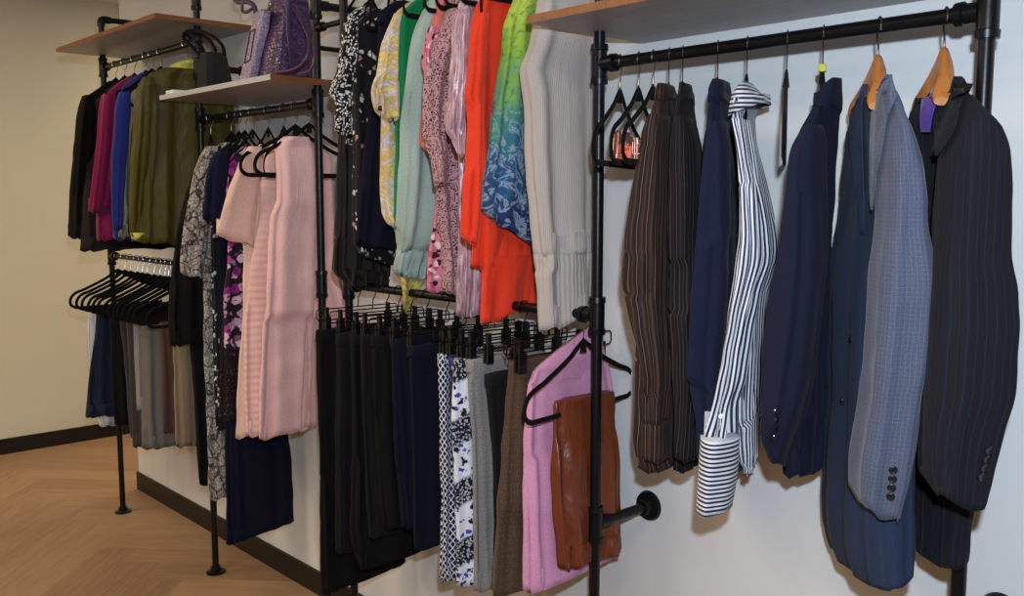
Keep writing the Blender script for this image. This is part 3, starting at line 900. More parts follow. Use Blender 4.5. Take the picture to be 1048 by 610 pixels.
buttons(bvh_of(s), [(914, 481), (913.5, 490), (912.5, 499), (911.5, 508)], g, .0065)
buttons(bvh_of(b), [(871, 347), (862, 411), (846, 395)], g, .006)
far_sleeve(s, -.12, .2, g)

# charcoal pinstripe suit
shirt_hanger(968, 'charcoal pinstripe suit', 'wood', JK)
g = garment('suit_jacket', 968, ZC, 'charcoal pinstripe suit jacket with violet ruffled top inside, rightmost on near rail', 'jacket', 'suit jackets on the near rail')
b = loft('jacket_body', [(98, 945, 990), (108, 936, 1000), (121, 929, 1008), (145, 929, 1014), (200, 930, 1016), (280, 932, 1014), (400, 935, 1006), (500, 935, 999), (577, 934, 991)], M['j_dark'], g, d=.2, yaw=JK, ref='c', amp=.004, seed=17, e=2.6, hem=(1, -17))
s = loft('sleeve', [(98, 984, 996), (106, 980, 1003), (118, 972, 1013), (132, 965, 1026), (155, 960, 1034), (183, 957, 1036), (256, 953, 1037), (303, 949, 1042.5), (368, 945, 1043), (421, 941, 1032), (468, 938, 1018), (496, 938, 1008)], M['j_dark'], g, y0=-.32, d=.075, yaw=JK, ref='c', amp=.003, seed=18, hem=(-6, 16))
bb_ = bvh_of(b, s)
patch('lapel', bb_, [(78, 976, 985), (95, 970, 992), (110, 964, 988), (130, 960, 984), (142, 961, 978), (160, 957, 966)], M['j_dark'], g, .008, .004)
patch('lapel', bb_, [(100, 937, 949), (125, 932, 948), (150, 934, 949), (190, 942, 951)], M['j_dark'], g, .006, .004)
patch('collar', bb_, [(80, 976, 987), (88, 973, 991), (100, 969, 994)], M['j_dark'], g, .014, .004)
buttons(bvh_of(s), [(1011, 461), (1008.5, 470), (1006, 479), (1003.5, 488)], g, .0065)
far_sleeve(s, -.12, .2, g)
v = patch('ruffled_top', bb_, [(84, 958, 970), (92, 953, 969), (105, 950, 966), (120, 949, 962), (135, 950, 960)], M['f_purple'], None, .012, .008)
tag(v, 'bright violet ruffled top showing in the neck of the charcoal pinstripe suit', 'top')

# ================================================= bright dresses on the high rail
def hdress(hx, what, kind='velvet', z=ZA2, grp='hangers on the high dress rail'):
    hanger(kind, hx, z, f'black velvet hanger inside the {what}', 0, grp, size=.3 if hx < 400 else .5)
# black and white dotted blouse with black chiffon skirt
hdress(372, 'dotted blouse')
g = garment('dotted_dress', 372, ZA, 'black dress with white-dotted bodice and sheer black pleated skirt, beside left twin posts', 'dress', 'dresses on the high rail')
loft('bodice', [(8, 365, 380), (16, 356, 385), (36, 351, 385), (72, 350, 390), (130, 349, 395), (150, 348, 395)], M['p_dot'], g, T=.02, seed=20)
loft('sleeve', [(24, 352, 366), (50, 347, 366), (72, 344, 364), (92, 337, 361), (98, 336, 360), (104, 343, 360), (120, 343, 359), (136, 342, 358)], M['p_dot'], g, y0=-.36, T=.022, seed=21, amp=.008, lam=.05)
loft('skirt', [(128, 347, 395), (160, 345, 396), (219, 343.5, 398), (260, 341, 400), (278, 340, 400), (296, 353, 400)], M['f_sheer'], g, T=.022, seed=22, amp=.010, lam=.05, hem=(-4, 2))
# black floral
hdress(392, 'black floral dress')
single('floral_dress', [(10, 378, 400), (20, 368, 404), (32, 361, 406), (56, 359, 410), (111, 360, 412), (160, 361, 412), (220, 360, 412), (262, 362, 412), (273, 368, 412)], 'p_floral', 'black dress printed with pale pink and white blossoms, beside the dotted one', 'dress', 'dresses on the high rail', T=.022, seed=23, amp=.007, hem=(-14, 4))
# navy top
hdress(412, 'plain navy top')
single('navy_blouse', [(2, 402, 425), (12, 388, 430), (40, 386, 430), (80, 385, 430), (110, 379, 430), (140, 374, 430), (180, 370, 430), (225, 366, 430), (254, 364, 430)], 'f_navydk', 'plain midnight navy top hanging between black floral dress and yellow paisley blouse', 'top', None, T=.024, seed=24, amp=.006, hem=(-4, 8))
# yellow paisley
hdress(430, 'yellow paisley blouse')
g = garment('paisley_blouse', 430, ZA, 'yellow and lilac paisley blouse with elbow sleeve in front of the emerald top', 'blouse')
loft('blouse_body', [(3, 417, 440), (12, 406, 445), (25, 401, 447), (60, 394, 447), (120, 390, 447), (167, 389, 447), (190, 388, 447), (225, 391, 447), (238, 396, 447)], M['p_yellow'], g, T=.02, seed=25, amp=.006, hem=(-8, 4))
ys = loft('sleeve', [(14, 403, 412), (30, 396, 409), (50, 389, 408), (75, 384, 408), (97, 379, 409), (118, 383, 409)], M['p_yellow'], g, y0=-.36, T=.02, seed=26, amp=.006, lam=.06, hem=(-3, 5))
buttons(bvh_of(ys), [(389, 111)], g, .007, 'button')
# emerald top
hdress(446, 'emerald green top')
single('emerald_blouse', [(-6, 432, 460), (4, 420, 462), (14, 409, 463), (30, 403, 464), (78, 402, 464), (120, 404, 464), (170, 404, 464), (215, 403, 462), (238, 403, 450)], 'f_green', 'plain emerald green jersey top between the yellow paisley and mint blouses', 'top', None, T=.012, seed=27)
single('gold_scarf', [(-2, 452, 470), (60, 440, 466), (150, 425, 460), (240, 410, 440), (282, 410, 432), (296, 411, 432), (306, 412, 428), (318, 413, 418)], 'p_gold', 'gold patterned scarf, pointed end hanging below the mint blouse', 'scarf', None, T=.010, seed=28, amp=.004)
# mint blouse
hdress(468, 'pale mint blouse')
g = garment('mint_blouse', 468, ZA, 'pale mint green chiffon blouse with gathered frilled hem', 'blouse')
b = loft('blouse_body', [(-8, 447, 475), (2, 437, 480), (12, 432, 482), (36, 422, 484), (84, 415, 484), (139, 409, 482), (190, 407, 476), (225, 405, 468), (250, 405, 456), (258, 405, 447)], M['f_mint'], g, T=.03, seed=29, amp=.008)
loft('frill', [(256, 405, 447), (264, 404, 444), (276, 401.5, 440), (284, 403, 438)], M['f_mint'], g, T=.03, seed=30, amp=.007, lam=.03, hem=(-3, 4))
# coral + leopard
hdress(480, 'coral knit top')
g = garment('coral_blouse', 480, ZA, 'coral knit top with flowered sleeve, half hidden behind pink leopard blouse', 'top')
loft('top_body', [(-14, 458, 490), (-4, 449, 492), (10, 445, 492), (30, 440, 492), (80, 436, 490), (130, 430, 488), (150, 428.5, 486), (156, 432, 486)], M['f_coral'], g, T=.02, seed=31, hem=(-2, 6))
loft('sleeve', [(28, 439, 449), (42, 434, 448), (56, 431, 447), (70, 432, 446), (80, 434, 445)], M['p_pinkblack'], g, y0=-.37, T=.016, seed=32, lam=.05)
hdress(489, 'pink leopard blouse')
g = garment('leopard_blouse', 489, ZA, 'pink leopard-print blouse with long draped sleeve beside the coral top', 'blouse')
loft('blouse_body', [(-16, 472, 500), (-6, 464, 502), (6, 458, 503), (22, 453, 504), (50, 449, 504), (100, 446, 504), (166, 445, 504), (219, 447, 504), (260, 451, 502), (299, 453, 500)], M['p_leopard'], g, T=.024, seed=33, amp=.007)
loft('sleeve', [(10, 458, 470), (28, 451, 470), (48, 444, 469), (66, 437, 467), (80, 433.5, 464), (111, 431.5, 460), (140, 433, 457), (160, 439, 456), (190, 444, 457)], M['p_leopard'], g, y0=-.35, T=.025, seed=34, lam=.06)
single('flowered_skirt', [(150, 448, 480), (200, 446, 480), (226, 444, 480), (245, 441, 480), (272, 437.5, 480), (299, 437, 478)], 'p_pinkblack', 'pink and black flower-printed skirt hem showing under the leopard blouse', 'skirt', None, T=.014, seed=35)
# shimmer
hdress(505, 'shimmering pink top')
g = garment('lurex_blouse', 505, ZA, 'shimmering silver-pink pleated top left of the tomato red dress', 'top')
loft('top_body', [(-16, 486, 516), (-6, 475, 518), (6, 468, 518), (33, 464, 518), (70, 463, 518), (125, 465, 518), (170, 469, 518), (219, 469, 516), (280, 468, 514), (324, 466, 512)], M['f_shim'], g, T=.026, seed=36, amp=.007, lam=.05)
loft('sleeve', [(10, 467, 482), (33, 462, 480), (70, 460.5, 479), (100, 458, 477), (118, 454.5, 476), (127, 454, 475), (140, 459, 474), (160, 467, 476)], M['f_shim'], g, y0=-.36, T=.026, seed=37, lam=.05)
# red dress
hdress(528, 'tomato red dress')
g = garment('red_dress', 528, ZA, 'tomato red tiered dress with black zip tape, longest of the bright garments', 'dress')
b = loft('bodice', [(-18, 508, 540), (-8, 496, 542), (4, 488, 544), (19, 482.5, 546), (45, 480, 547), (70, 479, 548), (128, 478, 548), (190, 480, 549), (255, 484, 549), (273, 482, 548)], M['f_red'], g, T=.03, seed=38, amp=.007, hem=(0, 0))
loft('sleeve', [(14, 485, 500), (45, 480, 498), (70, 478.5, 497), (90, 476, 495), (98, 475, 495), (110, 477, 494), (130, 478, 493), (170, 476, 493), (220, 472, 492), (246, 471, 488)], M['f_red'], g, y0=-.36, T=.022, seed=39, lam=.06, hem=(-3, 6))
loft('skirt_tier', [(200, 487, 546), (240, 484, 546.5), (274, 481, 547)], M['f_red'], g, y0=-.20, T=.036, seed=40, amp=.008, hem=(0, 0))
loft('skirt', [(262, 493, 547.5), (300, 492, 548), (331, 491, 548.5)], M['f_red'], g, T=.026, seed=41, amp=.008, hem=(0, -12))
bz = bvh_of(b)
patch('zip_tape', bz, [(0, 492, 494.5), (30, 491.5, 494), (50, 490, 492.5), (67, 491, 493)], M['f_black'], g, .003, .002, 2)
buttons(bz, [(490, 44)], g, .006, 'chrome', 'zip_pull')
# green blue print
hdress(553, 'lime and blue printed top')
single('printed_blouse', [(-22, 534, 565), (-12, 528, 567), (-2, 525.5, 568), (10, 521, 568), (28, 515, 568), (56, 512, 568), (106, 504, 568), (164, 497, 568), (195, 493, 568), (215, 491, 568)], 'p_greenblue', 'lime green fading to blue paisley top with slanted hem, between red dress and beige knit', 'top', None, T=.026, seed=42, amp=.007, hem=(0, 52))
# beige knit
hdress(577, 'beige knit vest')
g = garment('knit_vest', 577, ZA, 'beige sleeveless fine-knit vest with ribbed hem, beside the nearest tall post', 'vest')
loft('vest_body', [(-24, 560, 592), (-12, 553, 600), (2, 550, 606), (16, 547.5, 609), (32, 544, 610), (50, 539, 610), (64, 533, 610), (72, 531, 610), (82, 532.5, 610), (100, 535.5, 610), (150, 537, 610), (190, 539, 610), (240, 543.5, 610), (262, 546, 610)], M['k_beige'], g, T=.03, seed=43, amp=.009, lam=.11)
loft('ribbed_hem', [(260, 545.8, 610), (293, 549, 609), (320, 550, 608), (337, 551, 607)], M['k_rib'], g, T=.0303, seed=43, amp=.006, lam=.11, grow=0, hem=(0, -13))

# ================================================= skirts and trousers on the low rail under the dresses
GT = 'trousers on the low rail under the dresses'
GC = 'clip hangers on the low rail under the dresses'
def trousers(name, hx, rows, mat, label, cat='trousers', clip=True, band=True, what=None, T=.016, seed=0, **k):
    g = garment(name, hx, ZB, label, cat, GT if cat == 'trousers' else None)
    loft('legs' if cat == 'trousers' else 'skirt_panel', rows, M[mat], g, hx=hx, z=ZB, T=T, seed=seed, **k)
    if band:
        y0 = rows[0][0]
        loft('waistband', [(y0-3, rows[0][1]-.3), (y0+3, rows[0][1]-.5), (y0+9, rows[0][1]-.5+(rows[1][1]-rows[0][1])*.05)], M[mat], g, hx=hx, z=ZB, T=T+.0025, seed=seed, amp=.002, recess=False, dmax=.2)
    if clip: hanger('clip', hx, ZB, f'black wire clip hanger holding the {what}', random.uniform(-.12, .12), GC, size=.8)
trousers('black_trousers', 366, [(341, 323.5), (380, 324), (450, 326.5), (520, 327), (606, 328.5)], 'f_black', 'longest black wide-leg trousers, leftmost on the low rail beside the pink dress', what='longest wide-leg black trousers', seed=50, hem=(0, -6), T=.018)
trousers('black_trousers', 381, [(344, 344), (400, 344), (452, 343), (566, 343)], 'f_black3', 'black trousers hanging second from the left on the low rail', what='second pair of black trousers', seed=51)
trousers('black_trousers', 395, [(345, 358), (452, 360), (540, 358), (582, 367)], 'f_black2', 'long black trousers hanging third from the left on the low rail', what='third pair of black trousers', seed=52)
trousers('black_trousers', 407, [(346, 368), (452, 372), (550, 377)], 'f_black3', 'black trousers hanging fourth from the left on the low rail', what='fourth pair of black trousers', seed=53)
trousers('charcoal_trousers', 420, [(347, 380), (452, 384), (542, 391)], 'f_black2', 'charcoal black trousers just left of the navy trousers', what='charcoal trousers', seed=54)
trousers('navy_trousers', 436, [(350, 400), (452, 404), (541, 410)], 'f_navydk', 'shorter dark navy trousers beside the charcoal pair', what='shorter navy trousers', seed=55)
trousers('navy_trousers', 456, [(357, 418), (452, 421), (564, 424)], 'f_navydk', 'longer dark navy trousers behind the white lattice-print pair', what='longer navy trousers', seed=56)
trousers('lattice_trousers', 487, [(365, 448), (430, 449.5), (503, 451), (592, 449.5)], 'p_lattice', 'navy trousers with white lattice print and tan hem lining', what='lattice-print trousers', seed=57, T=.018)
trousers('printed_skirt', 497, [(367, 459), (400, 460), (452, 462), (480, 464)], 'p_blueviolet', 'short dark blue and purple printed skirt squeezed behind the lattice trousers', 'skirt', what='short dark printed skirt', seed=58)
trousers('floral_trousers', 506, [(370, 464), (430, 462), (503, 465), (600, 467)], 'p_bands', 'black, white and blue floral banded trousers beside lattice pair', what='floral banded trousers', seed=59, T=.02)
trousers('grey_trousers', 518, [(371, 478), (410, 480), (452, 483), (605, 485)], 't_grey', 'light grey melange trousers beside the floral pair', what='light grey trousers', seed=60, T=.02)
trousers('black_trousers', 536, [(386, 496), (430, 501), (500, 505), (608, 506)], 'f_black3', 'narrow black trousers between the grey and brown tweed trousers', what='narrow black trousers between grey and brown pairs', seed=61, T=.018)
trousers('tweed_trousers', 561, [(371, 521), (427, 516), (528, 508.5), (605, 503.5)], 't_brown', 'brown tweed trousers left of the orchid pink skirt', what='brown tweed trousers', seed=62, T=.024)
g = garment('pink_skirt', 585, ZB, 'long orchid pink crepe skirt behind the tan leather skirt', 'skirt')
loft('skirt_panel', [(384, 543, 617), (392, 540, 619), (420, 538, 626), (478, 535.5, 630), (540, 535, 633), (606, 535, 634)], M['f_skirtpink'], g, T=.017, seed=63, amp=.007, hem=(0, -6), tilt=(2, -22))
loft('waistband', [(372, 549, 616), (380, 545, 617), (394, 541, 619)], M['f_skirtpink'], g, T=.018, seed=63, amp=.002, recess=False, tilt=(4, -40), cr=0)
hanger('clip', 575, ZB, 'black wire clip hanger holding the long orchid pink skirt', 0, GC)
# velvet hanger with the leather skirt, in front
xh = rail_x(589, ZB)
hanger('velvet', 590, ZB, 'black velvet hanger with tan leather skirt folded over its bar', math.radians(7), None, slide=.022)
g = garment('leather_skirt', 590, ZB, 'tan brown leather skirt folded over a black hanger bar', 'skirt')
loft('skirt_panel', [(411, 567, 628), (414, 566, 629), (440, 565.5, 630), (478, 564.5, 633), (530, 566.5, 635.5), (582, 569.5, 636)], M['f_leather'], g, y0=-.192, T=.018, seed=64, amp=.009, lam=.09, hem=(0, 4), hemwave=.003, cr=.005, recess=True)

# ================================================= dresses on the middle rail (pink)
GP = 'hangers on the middle dress rail'
def mh(hx, what, size=.5): hanger('velvet', hx, ZC, f'black velvet hanger inside the {what}', 0, GP, size=size)
mh(215, 'black jacket on the middle rail', .2)
g = garment('black_coat', 215, ZC, 'black jacket hanging beside the snake-print dress on the middle rail', 'jacket')
loft('jacket_body', [(150, 212), (165, 203), (180, 196), (206, 188), (246, 180), (282, 175), (322, 172), (353, 174)], M['f_black2'], g, hx=215, z=ZC, T=.03, seed=70, amp=.008)
loft('trousers', [(340, 193), (400, 198), (450, 201), (497, 204)], M['f_black'], g, hx=216, z=ZC, T=.02, seed=71, amp=.005)
mh(236, 'snake-print dress')
g = garment('snake_print_dress', 238, ZC, 'grey snake-print long dress with elbow sleeve on the middle rail', 'dress')
loft('dress_body', [(146, 226, 248), (156, 214, 253), (192, 210, 258), (250, 208, 260), (320, 208, 260), (367, 208.5, 258), (415, 211, 256), (496, 213.5, 254), (511, 215, 253)], M['p_snake'], g, T=.022, seed=72, amp=.006, hem=(0, -3))
loft('sleeve', [(150, 210, 224), (160, 204, 222), (192, 195, 218), (225, 189, 215), (246, 185.5, 213), (262, 184.5, 210), (280, 184.5, 207)], M['p_snake'], g, y0=-.35, T=.04, seed=73, lam=.07, hem=(0, 5))
mh(244, 'black leaf-print dress')
single('leaf_print_dress', [(148, 232, 256), (160, 218, 262), (200, 216, 264), (260, 216, 264), (336, 217, 264), (400, 219, 264), (440, 221, 264)], 'p_whiteonblack', 'black dress with white leaf print, mostly hidden behind the snake-print dress', 'dress', None, T=.014, seed=74)
mh(250, 'navy dress')
g = garment('navy_dress', 252, ZC, 'long navy dress with short sleeve reaching lowest on the middle rail', 'dress')
loft('dress_body', [(150, 234, 266), (162, 224, 272), (200, 221, 278), (260, 221, 276), (336, 224, 274), (400, 227, 276), (440, 230, 292), (500, 231, 299), (554, 232, 301)], M['f_navyskirt'], g, T=.02, seed=75, amp=.007, lam=.07, hem=(3, -4))
loft('sleeve', [(155, 220, 234), (167, 214, 234), (195, 210, 231), (224, 207, 229)], M['f_navy'], g, y0=-.36, T=.022, seed=76, hem=(0, 6))
mh(258, 'purple paisley dress')
single('purple_dress', [(150, 248, 274), (158, 238, 282), (167, 232, 286), (190, 231, 290), (230, 233, 292), (260, 233, 294), (300, 229, 298), (336, 228.5, 298), (363, 229, 298)], 'p_purple', 'black dress with magenta and lilac paisley between navy and peach dresses', 'dress', None, T=.014, seed=77)
single('dotted_skirt', [(300, 232, 294), (366, 225, 298), (400, 224.5, 298), (430, 224, 298)], 'p_darkdot', 'dark brown pin-dotted skirt below the purple paisley dress', 'skirt', None, T=.009, seed=78)
mh(274, 'peach textured dress', .4)
g = garment('peach_dress', 274, ZC, 'peach waffle-textured dress with straight elbow sleeve', 'dress')
loft('dress_body', [(148, 264, 286), (156, 256, 291), (166, 251, 295), (200, 249, 298), (250, 249, 300), (320, 248.5, 300), (380, 244, 298), (448, 241, 296)], M['k_peach'], g, T=.016, seed=79, amp=.004, lam=.15)
loft('sleeve', [(150, 254, 268), (160, 247, 268), (180, 239, 266), (199, 232, 264), (220, 226.5, 262), (243, 220.5, 259.5)], M['k_peach'], g, y0=-.335, T=.02, seed=80, amp=.003, hem=(-2, 10), cr=.002)
mh(290, 'soft pink flared dress behind the posts', .36)
single('tiered_dress', [(146, 278, 296), (156, 271, 302), (180, 268, 306), (230, 264, 310), (262, 258, 312), (293, 254, 314), (336, 250, 316), (400, 250, 316), (447, 252, 316)], 'k_pinkrib', 'pale pink tiered knit dress between the peach and blush dresses', 'dress', None, T=.014, seed=81, amp=.004, lam=.15)
mh(302, 'pink tiered knit dress', .92)
g = garment('cowl_dress', 303, ZC, 'sleeveless blush pink dress with draped cowl neck, in front on middle rail', 'dress')
b = loft('dress_body', [(144, 284, 318), (152, 281, 322), (175, 283, 324), (205, 283, 324), (216, 279, 324), (228, 276, 324), (275, 273.5, 323), (310, 271, 322), (336, 268.5, 321), (390, 266, 319), (449, 263.5, 317)], M['f_pink'], g, y0=-.24, T=.022, seed=82, amp=.010, lam=.13, hem=(0, -2), dmax=.2, hemwave=.006, cr=.006)
loft('cowl_collar', [(140, 290, 316), (145, 284, 319), (154, 281, 320), (163, 284, 319)], M['f_pink'], g, y0=-.24, T=.032, seed=83, amp=.004, recess=False)
mh(316, 'blush pink cowl-neck dress', .9)
single('pink_dress', [(150, 296, 334), (160, 292, 339), (200, 290, 341), (250, 290, 343), (300, 288, 349), (330, 286, 356), (400, 284, 354), (440, 284, 352)], 'f_pink2', 'soft pink flared dress behind the twin pipe posts', 'dress', None, y0=-.10, T=.02, seed=84, amp=.01)

# ================================================= jackets on the far rail
GJ = 'hangers on the far jacket rail'
def fj(hx, what): hanger('velvet', hx, ZA, f'black velvet hanger inside the {what}', 0, GJ, size=.62)
def jacket(name, hx, rows, sleeve, mat, label, what, seed, T=.035, group='jackets on the far rail', **k):
    fj(hx, what)
    g = garment(name, hx, ZA, label, 'jacket', group)
    b = loft('jacket_body', rows, M[mat], g, hx=hx, z=ZA, T=T, seed=seed, amp=.006, **k)
    if sleeve: loft('sleeve', sleeve, M[mat], g, y0=-.38, T=.04, seed=seed+1, amp=.006, lam=.08)
    return g, b
jacket('black_jacket', 118, [(83, 111), (92, 98), (100, 86), (110, 81), (150, 76), (190, 73), (244, 72)], [(98, 84, 96), (110, 80, 98), (150, 75, 96), (190, 71.5, 94), (242, 69, 91)], 'f_black', 'black jacket, leftmost on the far rail against the cream wall', 'leftmost black jacket', 90)
jacket('brown_jacket', 127, [(84, 119), (92, 108), (102, 98), (130, 92), (190, 86), (240, 83), (257, 82)], None, 'f_brownblack', 'very dark brown jacket between the black and magenta jackets', 'dark brown jacket', 92)
jacket('magenta_jacket', 137, [(78, 131), (86, 119), (97, 108), (110, 103), (166, 100), (223, 99), (246, 99)], [(97, 104, 118), (110, 101, 120), (150, 98, 118), (190, 93, 114), (217, 90, 110)], 'f_magenta', 'magenta pink jacket third on the far rail', 'magenta jacket', 94)
jacket('blue_jacket', 149, [(75, 143), (84, 130), (95, 122), (110, 119), (143, 117), (190, 114.5), (245, 115.5)], [(95, 121, 134), (110, 118, 134), (143, 115.5, 132), (190, 113.5, 128), (235, 115, 126)], 'f_blue', 'royal blue jacket between magenta and grey-olive ones', 'royal blue jacket', 96)
jacket('grey_olive_jacket', 155, [(78, 150), (88, 138), (100, 133), (150, 128), (214, 126), (243, 121)], None, 'f_greyolive', 'thin grey-olive jacket showing only at its hem beside royal blue', 'grey-olive jacket', 98, T=.02)
jacket('navy_jacket', 164, [(72, 157), (82, 144), (95, 139), (150, 134), (214, 131.5), (240, 131)], None, 'f_navydk', 'midnight navy jacket tucked directly behind the olive jacket', 'midnight navy jacket', 99, T=.02)
fj(190, 'olive green jacket')
g = garment('olive_jacket', 190, ZA, 'shiny olive green jacket with lime lining, large at right of the far rail', 'jacket', 'jackets on the far rail')
b = loft('jacket_body', [(70, 166, 224), (76, 152, 234), (84, 146, 238), (100, 144, 240), (143, 142, 241), (200, 141, 241), (250, 140, 240)], M['f_olive'], g, T=.05, seed=100, amp=.010, dmax=.3, hem=(-2, 4))
s = loft('sleeve', [(80, 145, 158), (90, 140, 160), (110, 137, 161), (143, 135, 160), (185, 132.5, 157), (214, 131, 155), (243, 133, 152)], M['f_olive'], g, y0=-.37, T=.05, seed=101, amp=.009, lam=.08)
loft('sleeve_lining', [(238, 133, 152), (246, 134, 150)], M['f_lime'], g, y0=-.37, T=.045, seed=101, amp=.004, recess=True)
loft('collar', [(63, 182, 206), (67, 174, 210), (73, 169, 212), (78, 168, 213)], M['f_lime'], g, T=.06, seed=102, amp=.003, recess=False)

# ================================================= trousers and skirts on the far low rail
GF = 'velvet hangers on the far low rail'
GK = 'folded trousers and skirts on the far low rail'
def fold(name, hx, rows, mat, label, cat, what, seed, T=.02, hx2=None, **k):
    hanger('velvet', hx2 or hx, ZB, f'black velvet hanger with the {what} over its bar', 0, GF)
    o = single(name, rows, mat, label, cat, GK, hx=hx, z=ZB, T=T, seed=seed, amp=.006, **k)
fold('white_skirt', 120, [(317, 90), (340, 90), (380, 92), (436, 101)], 'f_white', 'white skirt, leftmost on the far low rail, showing behind dark denim', 'skirt', 'white skirt', 110, T=.015)
fold('denim_skirt', 127, [(318, 99), (340, 97), (380, 91.5), (427, 87)], 'f_denim', 'dark denim blue flared skirt on the far low rail', 'skirt', 'dark denim skirt', 111, T=.025, hem=(0, 2))
fold('black_trousers', 140, [(324, 112), (380, 114), (436, 117)], 'f_black2', 'folded black trousers right of the dark denim skirt', 'trousers', 'folded black trousers', 112, T=.03)
fold('charcoal_trousers', 150, [(326, 122), (380, 128), (448, 133)], 'f_dkgrey', 'folded charcoal trousers right of the black pair on far low rail', 'trousers', 'folded charcoal trousers', 113, T=.025)
fold('brown_grey_trousers', 157, [(327, 129), (380, 132), (458, 136)], 'f_brngrey', 'folded brown-grey trousers beside the light grey sliver', 'trousers', 'brown-grey trousers', 114, T=.02)
fold('light_grey_trousers', 163, [(328, 136), (380, 138), (420, 140)], 'f_ltgrey', 'short light grey folded trousers on the far low rail', 'trousers', 'light grey trousers', 115, T=.015)
fold('grey_trousers', 172, [(329, 144), (380, 145), (460, 145)], 'f_grey', 'mid grey wide folded trousers, largest on the far low rail', 'trousers', 'mid grey trousers', 116, T=.045, hem=(0, 0))
fold('brown_trousers', 190, [(330, 163), (380, 166), (443, 167)], 'f_brown', 'dark brown folded trousers beside the taupe pair', 'trousers', 'dark brown trousers', 117, T=.02)
fold('taupe_trousers', 204, [(334, 176), (390, 178), (458, 180)], 'f_taupe', 'taupe cotton folded trousers, rightmost on the far low rail', 'trousers', 'taupe trousers', 118, T=.025)
for k, hx in enumerate((133, 145, 168, 178, 184)):
    hanger('velvet', hx, ZB, 'empty black velvet hanger crowded among the folded trousers on the far low rail', 0, GF)

# ================================================= bags and paper on the middle shelf
ZS = S2+.016
g = thing('croc_handbag', tuple(at(292, 77, -.2)), 'large plum croc-embossed leather handbag standing upright at the right end of middle shelf', 'bag')
b = loft('bag_body', [(-22, 286, 308), (-12, 279, 313), (0, 275, 316), (30, 271, 319), (55, 268, 320.5), (80, 265, 320.5)], M['croc'], g, y0=-.21, T=.075, e=4.5, amp=.0025, seed=120, hemwave=0, recess=False, dmax=.3)
bz = bvh_of(b)
patch('flap_strap', bz, [(-8, 291, 297), (25, 292, 297), (60, 295, 299), (72, 296, 299)], M['strap'], g, .004, .003, 3)
def img_tube(name, pts, y, r, mat, parent, n=6, flat=1.0):
    P = arc([at(px, py, yy) for (px, py), yy in zip(pts, y if isinstance(y, (list, tuple)) else [y]*len(pts))], n)
    off = parent_world(parent)
    o = MB().tube([tuple(p) for p in P], r, 10, flat=flat).build(name, mat, parent); return o
patch('metal_plate', bz, [(63.5, 281, 289), (66, 281, 289)], M['chrome'], g, .002, .002, 3)
img_tube('shoulder_strap', [(303, 6), (312, 26), (319, 42), (322, 58), (317, 72), (305, 75.5)], [-.235, -.25, -.27, -.29, -.30, -.30], .0035, M['strap'], g)
img_tube('shoulder_strap', [(301, 8), (309, 24), (316, 42), (313, 60), (300, 71), (280, 74)], [-.235, -.26, -.28, -.30, -.31, -.31], .004, M['strap'], g)
img_tube('handle', [(283, -6), (284, -22), (292, -34), (302, -26), (305, -10)], -.2, .006, M['strap'], g)
g = thing('tote_bag', tuple(at(254, 80, -.3)), 'slanted lilac croc-embossed tote with framed pocket, leaning on the plum handbag', 'bag')
b = loft('bag_body', [(12, 261, 277), (30, 257, 274.5), (50, 252.5, 270), (70, 248, 265.5), (84, 245, 261.5)], M['croc_l'], g, y0=-.29, T=.05, e=5, amp=.001, seed=121, hemwave=0, recess=False, ref='c')
bz = bvh_of(b)
side = loft('side_gusset', [(12, 271, 278), (40, 265, 273.5), (70, 258, 267), (80, 256, 264)], M['croc'], g, y0=-.27, T=.05, e=4, amp=.001, seed=122, hemwave=0, recess=False, ref='c')
fr = [(29, 258.5, 260), (60, 252, 253.5)]
def outline(bv, pts, off, r, mat, parent, name):
    P = []
    for i in range(len(pts)):
        a, c = pts[i], pts[(i+1) % len(pts)]
        for k in range(6):
            px, py = a[0]+(c[0]-a[0])*k/6, a[1]+(c[1]-a[1])*k/6
            h, nn = hit(bv, px, py)
            if h is not None: P.append(tuple(h+nn*off))
    if len(P) > 6: MB().tube(P, r, 6, True).build(name, mat, parent)
outline(bz, [(256.5, 33), (261.5, 29.5), (256.5, 61), (250.5, 65)], .002, .0018, M['strap'], g, 'pocket_frame')
img_tube('handle', [(262, 13), (259, 5), (252, 1.5), (244, 2), (240, -2), (246, -10)], -.29, .008, M['strap'], g)
img_tube('handle', [(258, 9), (252, 12.5), (248, 11), (248, 3)], -.30, .005, M['strap'], g)
img_tube('ring', [(268, 10.5), (273, 10), (277, 6), (276.5, 1)], -.30, .0035, M['chrome'], g)
g = thing('black_tote', tuple(at(220, 88, -.22)), 'black woven tote bag with thin looped handles behind the post on middle shelf', 'bag')
b = loft('bag_body', [(55, 205, 231), (70, 203.5, 235), (94, 202.5, 239.5)], M['straw'], g, y0=-.22, T=.05, e=4, amp=.004, seed=123, hemwave=0, recess=False, ref='c')
img_tube('handle', [(206, 58), (197, 48), (188.5, 40), (190, 33), (200, 31.5), (216, 36), (227, 46), (230, 56)], -.24, .006, M['velvet'], g)
img_tube('handle', [(210, 56), (205, 46), (194, 38), (189.5, 35), (204, 35), (214, 41), (221, 52)], -.20, .006, M['velvet'], g)
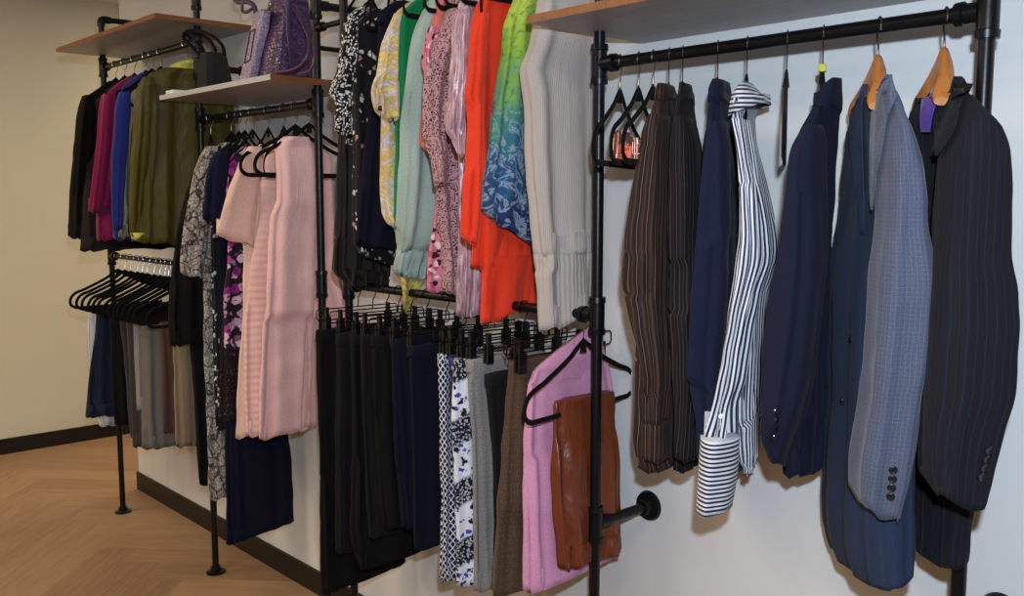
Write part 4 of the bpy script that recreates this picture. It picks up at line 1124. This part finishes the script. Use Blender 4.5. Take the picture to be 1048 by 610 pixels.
p = at(176, 97, -.335)
pp = MB().box((-3.315, -.35, ZS), (-3.245, -.29, ZS+.008)).box((-3.313, -.348, ZS+.008), (-3.25, -.292, ZS+.018)).build('folded_paper', M['white_paper'], None, False, .002)
tag(pp, 'small white folded paper lying at the left tip of the middle shelf', 'paper')

# ------------------------------------------------------------------ light, camera, view
def area(name, loc, rot, sx, sy, power, col):
    l = bpy.data.lights.new(name, 'AREA'); l.shape = 'RECTANGLE'; l.size = sx; l.size_y = sy; l.energy = power; l.color = col
    o = bpy.data.objects.new(name, l); C.objects.link(o); o.location = loc; o.rotation_euler = rot; return o
WARM = (1.0, .82, .60)
for x, y in ((-4.6, -2.2), (-2.4, -1.9), (-.3, -1.9), (-4.9, 1.4), (-2.4, -4.0)):
    area('ceiling_panel_light', (x, y, ZCEIL-.02), (0, 0, 0), 1.2, .6, (42 if x < -4 else 28 if x < -2 else 17), WARM)
fl = bpy.data.lights.new('camera_flash', 'SPOT'); fl.energy = 135; fl.color = (.68, .83, 1.0); fl.shadow_soft_size = .022
fl.spot_size = math.radians(125); fl.spot_blend = .6
fo = bpy.data.objects.new('camera_flash', fl); C.objects.link(fo)
fo.location = Vector(CAM)+Vector(RT)*.035+Vector((0, 0, .16))-Vector(FW)*.02
fo.rotation_euler = (PI/2+PITCH, 0, YAW)
w = bpy.data.worlds.new('room_air'); bpy.context.scene.world = w; w.use_nodes = True
w.node_tree.nodes['Background'].inputs[0].default_value = (1.0, .78, .52, 1); w.node_tree.nodes['Background'].inputs[1].default_value = .12

cam = bpy.data.cameras.new('camera'); cam.sensor_width = 36; cam.lens = FOC*36/1048; cam.clip_start = .02
co = bpy.data.objects.new('camera', cam); C.objects.link(co); co.location = CAM; co.rotation_euler = (PI/2+PITCH, 0, YAW)
sc = bpy.context.scene; sc.camera = co
sc.view_settings.view_transform = 'Standard'; sc.view_settings.look = 'None'; sc.view_settings.gamma = 1; sc.view_settings.use_curve_mapping = False
sc.view_settings.exposure = 0.0
